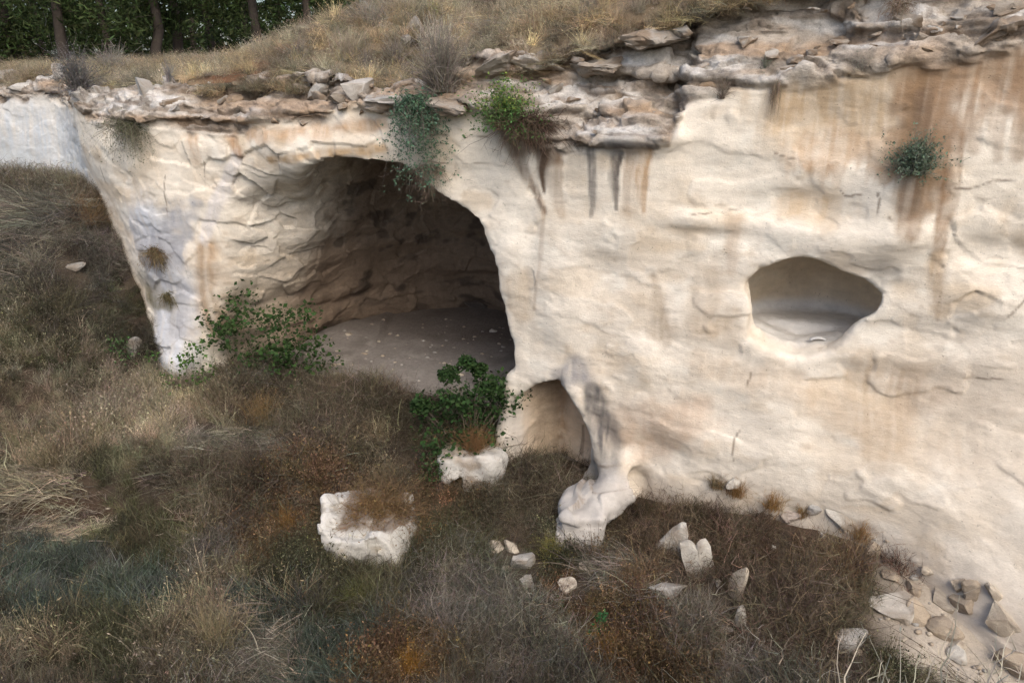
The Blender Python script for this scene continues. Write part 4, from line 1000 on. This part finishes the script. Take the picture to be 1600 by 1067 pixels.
# caprock pieces: ledges and blocks of the crust, parts of the cliff
CRX = [0, 100, 200, 300, 420, 530, 600, 735, 830, 940, 1050, 1200, 1350, 1480, 1600]
CT_ = [128, 150, 150, 140, 118, 128, 145, 92, 78, 45, 8, 4, 4, 4, 4]; CB_ = [160, 180, 195, 198, 200, 185, 172, 178, 200, 205, 195, 125, 115, 95, 60]
r = np.random.default_rng(77)
for i in range(64):
    px = r.uniform(260, 1600)
    lo, hi = np.interp(px, CRX, CT_), np.interp(px, CRX, CB_)
    py = r.uniform(lo, hi); w = r.uniform(14, 42)*(.8 if i % 4 else 1.5); h = w*r.uniform(.3, .6)
    b_ = [(.34,.30,.255), (.43,.405,.37), (.30,.23,.165), (.36,.32,.28)][i % 4]
    stone('stone', None, None, px, py, w, h, r.normal(-6, 14), 500+i, b_, None, cliff, .6, 9, 1.3, 3, dirt=(.22,.155,.10), boxy=.45, rough=.22)
# the long ledges that the eye picks out
for i, (px, py, w, h, roll) in enumerate([(770,100,80,34,-14),(840,98,90,26,-2),(925,104,90,24,-4),(622,158,110,28,0),(695,164,80,22,0),(1010,60,110,36,-14),(1570,42,110,40,-20)]):
    stone('ledge', None, None, px, py, w, h, roll, 700+i, [(.36,.32,.275), (.42,.395,.36)][i % 2], None, cliff, .55, 9, 1.6, 4, dirt=(.24,.175,.12), yaw=-.35, boxy=.5, rough=.55)
# small rubble on the talus, too small to pick apart
RV, RF, RC = [], [], []; k0 = 0
for i in range(420):
    a, b = r.uniform(7.5, 12.6), r.uniform(-.5, 5.0)
    if i % 5 == 0: a, b = r.uniform(-14, 8), r.uniform(0, 8)
    if i % 4 == 1: a, b = r.uniform(-9, -.8), r.uniform(-8, -1.5)
    zz = float(ground_h(a, b)); nf = float(n_face(np.array(a), np.array(zz+.05)))
    while i % 4 != 1 and b < nf and zz < -7: zz += .05; nf = float(n_face(np.array(a), np.array(zz)))
    if zz > -9.6 and i % 4 != 1: continue
    sz = r.uniform(.02, .07)*(1 if i % 7 else 1.7)
    V, F, c = rock_mesh('', (sz*1.3, sz, sz*.8), 900+i, 5, 1, [CRM, TN, GY][i % 3])
    RV.append(V + W(a, b, zz+.01)); RF.append(F+k0); RC.append(c); k0 += len(V)
tag(mesh_obj('rubble', np.concatenate(RV), np.concatenate(RF), M_STONE, None, np.concatenate(RC)), 'small chalk rubble strewn over the talus', kind='stuff')

# the stump of chalk with a dry bush growing in its broken top
sp = hit(572, 872); sa, sb = SN(sp.x, sp.y); sz0 = float(ground_h(sa, sb))
def stump_sdf(x, y, z):
    d = rbox(x, y, z, (0.05, 0, .55), (1.12, .85, 1.6), .24, .10)
    d = smax(d, (-1.16 + .55*(1.75-z)) - x, .06)
    d = smax(d, .35*(z-1.0) + .9*(x-.85) - .35*np.clip(y+.5, -.3, .6), .10)
    top = 1.36 + .16*(y+.7) + .40*sm(-.45, -1.0, x)*sm(.6, 0, y) - .16*sm(.2, .9, x) + .12*vnoise(x*2.6, y*2.6, 0*z, 5)
    d = smax(d, z - top, .05)
    return d - .13*fbm(x+3.1, y, z*.7, 1.1, 3, 205) - .06*fbm(x, y, z, 4, 2, 202)
SP, SQ = surface_nets(stump_sdf, (-1.7, -1.4, -.9), (1.7, 1.5, 2.3), .06)
SP, SQ = subdivide(SP, SQ); sn_ = normals(SP, SQ)
sc_ = np.tile(np.array((.60, .58, .53)), (len(SP), 1)); q = fbm(*SP.T, 1.6, 3, 211)
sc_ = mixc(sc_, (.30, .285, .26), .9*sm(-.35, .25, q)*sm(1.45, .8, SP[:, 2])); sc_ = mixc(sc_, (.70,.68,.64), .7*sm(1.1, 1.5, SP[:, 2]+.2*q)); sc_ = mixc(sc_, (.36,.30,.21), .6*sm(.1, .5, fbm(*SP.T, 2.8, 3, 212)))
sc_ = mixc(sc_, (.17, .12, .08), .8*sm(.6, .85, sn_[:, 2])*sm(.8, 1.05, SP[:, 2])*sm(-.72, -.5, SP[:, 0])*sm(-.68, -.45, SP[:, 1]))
SP = SP + sn_*(.06*facets(*(SP*2.0).T, 213)[0])[:, None]
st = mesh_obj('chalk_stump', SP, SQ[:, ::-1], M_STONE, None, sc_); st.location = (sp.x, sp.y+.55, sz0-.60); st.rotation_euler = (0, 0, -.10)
tag(st, 'broad white chalk stump overgrown with rust brown brush on top', 'rock')
shrub('dry_bush', 'rust brown dry bush growing over the top of the white stump', 'bush', 592, 806, 120, 34, 'dome', (.22,.14,.07), (.22,.145,.065), 1100, 3400, .045, TB, 91, at=st.location+Vector((.05, .12, 1.34)), tw=.014)
shrub('dry_bush', 'russet brush spilling over the right edge of the white stump', 'bush', 592, 806, 90, 28, 'dome', (.19,.13,.075), (.2,.13,.06), 800, 2200, .045, TB, 95, at=st.location+Vector((.62, .30, 1.26)), tw=.014)
shrub('dry_bush', 'brown brush standing right behind the top of the white stump', 'bush', 592, 806, 170, 46, 'dome', (.18,.13,.08), (.19,.135,.07), 1100, 2400, .045, TB, 96, at=st.location+Vector((.1, .85, 1.25)), tw=.014)
shrub('dry_bush', 'low olive brush against the right side of the white stump', 'bush', 650, 850, 60, 34, 'dome', (.20,.15,.08), (.17,.15,.07), 320, 700, .035, TB, 93)
shrub('dry_bush', 'brown brush at the left side of the white stump', 'bush', 520, 858, 70, 44, 'dome', (.20,.14,.07), (.2,.14,.06), 320, 700, .035, TB, 94)
# low white rock with a gap under it, left of the alcove
lp = hit(735, 765); la, lb = SN(lp.x, lp.y)
def low_sdf(x, y, z):
    d = rbox(x, y, z, (0, 0, .25), (.80, .5, .85), .3, 0)
    d = smax(d, -ellip(x, y, z, (-.36, -.45, .05), (.15, .40, .42)), .06)
    d = smax(d, z - (.98 - .25*x*x), .1)
    return d - .26*fbm(x, y, z, 1.4, 3, 221)
LP, LQ = surface_nets(low_sdf, (-1.2, -1, -.7), (1.2, 1, 1.4), .06); LP, LQ = subdivide(LP, LQ)
q = fbm(*LP.T, 1.8, 3, 222); lc = mixc(np.tile(np.array((.56, .54, .50)), (len(LP), 1)), (.34,.27,.2), .7*sm(0, .4, q))
lo = mesh_obj('low_rock', LP, LQ[:, ::-1], M_STONE, None, lc); lo.location = (lp.x, lp.y+.4, float(ground_h(la, lb)))
tag(lo, 'low white rock with a dark gap under it, left of the alcove', 'rock')
shrub('dry_bush', 'round russet dry bush capping the low white rock by the alcove', 'bush', 755, 722, 80, 46, 'dome', (.24,.145,.07), None, 620, 0, group=TB, seed=92, at=lo.location+Vector((.1, .1, .85)))
# scrap of litter in the window chamber
T = Tissue(); rr = np.random.default_rng(3)
u, v = np.meshgrid(np.linspace(0, 1, 6), np.linspace(0, 1, 4), indexing='ij')
Pp = np.stack([u*.42-.2, v*.12, .02+.05*np.sin(u*4)+.05*v*u], -1).reshape(-1, 3); qi = np.arange(24).reshape(6, 4)
Fq = np.stack([qi[:-1, :-1], qi[1:, :-1], qi[1:, 1:], qi[:-1, 1:]], -1).reshape(-1, 4)
lt = mesh_obj('paper_scrap', Pp, Fq, M_STONE, None, np.tile(np.array((.72,.72,.72)), (24, 1)))
lt.modifiers.new('thickness', 'SOLIDIFY').thickness = .004; lt.location = hit(1280, 534)+Vector((0, 0, .01))
tag(lt, 'crumpled white scrap lying on the sill floor of the round opening', 'litter')

# ------------------------------------------------------------------ pines behind the hill
def pine(label, px, dist, h, seed, first=1.6):
    r = np.random.default_rng(seed); d = ray(px, 60); d = d/d[1]; x, y = d[0]*dist, dist
    a, b = SN(x, y); base = Vector((x, y, float(hill_sheet(np.array(a), np.array(b)))-.05))
    root = empty('pine_tree', base, label, 'tree', 'pines behind the cliff')
    K = 10; t = np.linspace(0, 1, K+1); S = 9; cx = np.cumsum(r.normal(0, .10, K+1)); cy = np.cumsum(r.normal(0, .10, K+1)); rad = .24*(1-.8*t)+.03
    an = np.arange(S)/S*2*math.pi
    V = np.stack([cx[:, None]+rad[:, None]*np.cos(an), cy[:, None]+rad[:, None]*np.sin(an), np.broadcast_to((t*h)[:, None], (K+1, S))], -1).reshape(-1, 3)
    i, j = np.meshgrid(np.arange(K), np.arange(S), indexing='ij'); F = np.stack([i*S+j, i*S+(j+1) % S, (i+1)*S+(j+1) % S, (i+1)*S+j], -1).reshape(-1, 4)
    tr = mesh_obj('trunk', V, F, M_BARK, root)
    T = Tissue(); nb = 46; zb_ = r.uniform(first, h*.95, nb); aa = r.uniform(0, 6.28, nb); L = (1-.75*zb_/h)*r.uniform(1.6, 3.2, nb)
    B = np.c_[np.interp(zb_, t*h, cx), np.interp(zb_, t*h, cy), zb_]
    D = unit(np.c_[np.cos(aa), np.sin(aa), r.uniform(-.2, .45, nb)])
    X = T.stems(B, D, L, np.c_[np.zeros((nb, 2)), r.normal(-.12, .15, nb)], 6, .07, vary((.06,.05,.04), nb, r), r, .02); tag(T.build('limbs', M_PLANT, root), kind='stuff')
    G = Tissue(); m = 6500; ii = r.integers(0, nb, m); kk = r.integers(2, 7, m)
    cl_ = r.normal(0, 1, (nb, 7, 3))*.18
    Y = X[ii, kk] + cl_[ii, kk] + r.normal(0, .26, (m, 3)); hue = r.random((nb, 1))
    G.leaves(Y, .30, vary((.042, .062, .021), m, r, .5, .15)*(.7+.7*hue[ii]), r, .2, .22); G.build('crown', M_PLANT, root)
T = Tissue(); r = np.random.default_rng(61); m = 16000
wx = r.uniform(-75, 4, m); wy = 66 + r.normal(0, 3, m); wz = r.uniform(-1, 13, m)*(.85+.15*np.sin(wx*.9))
T.leaves(np.c_[wx, wy, wz], 1.0, vary((.035, .052, .018), m, r, .5, .15), r, .2, .4)
tag(T.build('far_wood', M_PLANT), 'dark wood closing the view behind the pines', kind='stuff')
for i, (px, dist, h, first, lab) in enumerate([
    (95,36,8,1.9,'pine with the dark leaning trunk at upper left'), (245,38,8.5,1.7,'pine with a slender trunk left of the twin trunks'), (282,40,9,1.9,'pine with a slender trunk, right one of the twin trunks'),
    (405,40,8.5,1.6,'pine with a straight dark trunk right of the yellow green shrub'), (474,42,9,1.3,'thick trunked pine left of the crest boulder'), (20,40,8,.9,'dense dark pine filling the upper left corner'),
    (165,44,9,.8,'dark pine between the leaning trunk and the twin trunks'), (335,46,9,.8,'dark pine behind the twin trunks'), (-50,38,8,.8,'dark pine cut by the left edge of the picture'), (60,48,9,.5,'shaded pine behind the leaning trunk'),
    (215,50,9,.5,'shaded pine deep behind the slender trunk'), (440,50,9,.6,'shaded pine deep behind the thick trunk'), (130,54,10,.3,'shaded pine farthest back at upper left'), (300,56,10,.3,'shaded pine farthest back behind the twin trunks'),
    (390,54,10,.4,'shaded pine farthest back behind the straight dark trunk'), (0,54,10,.3,'shaded pine farthest back in the corner'), (530,52,9,.8,'pine behind the crest boulder')]):
    pine(lab, px, dist, h, 800+i, first)
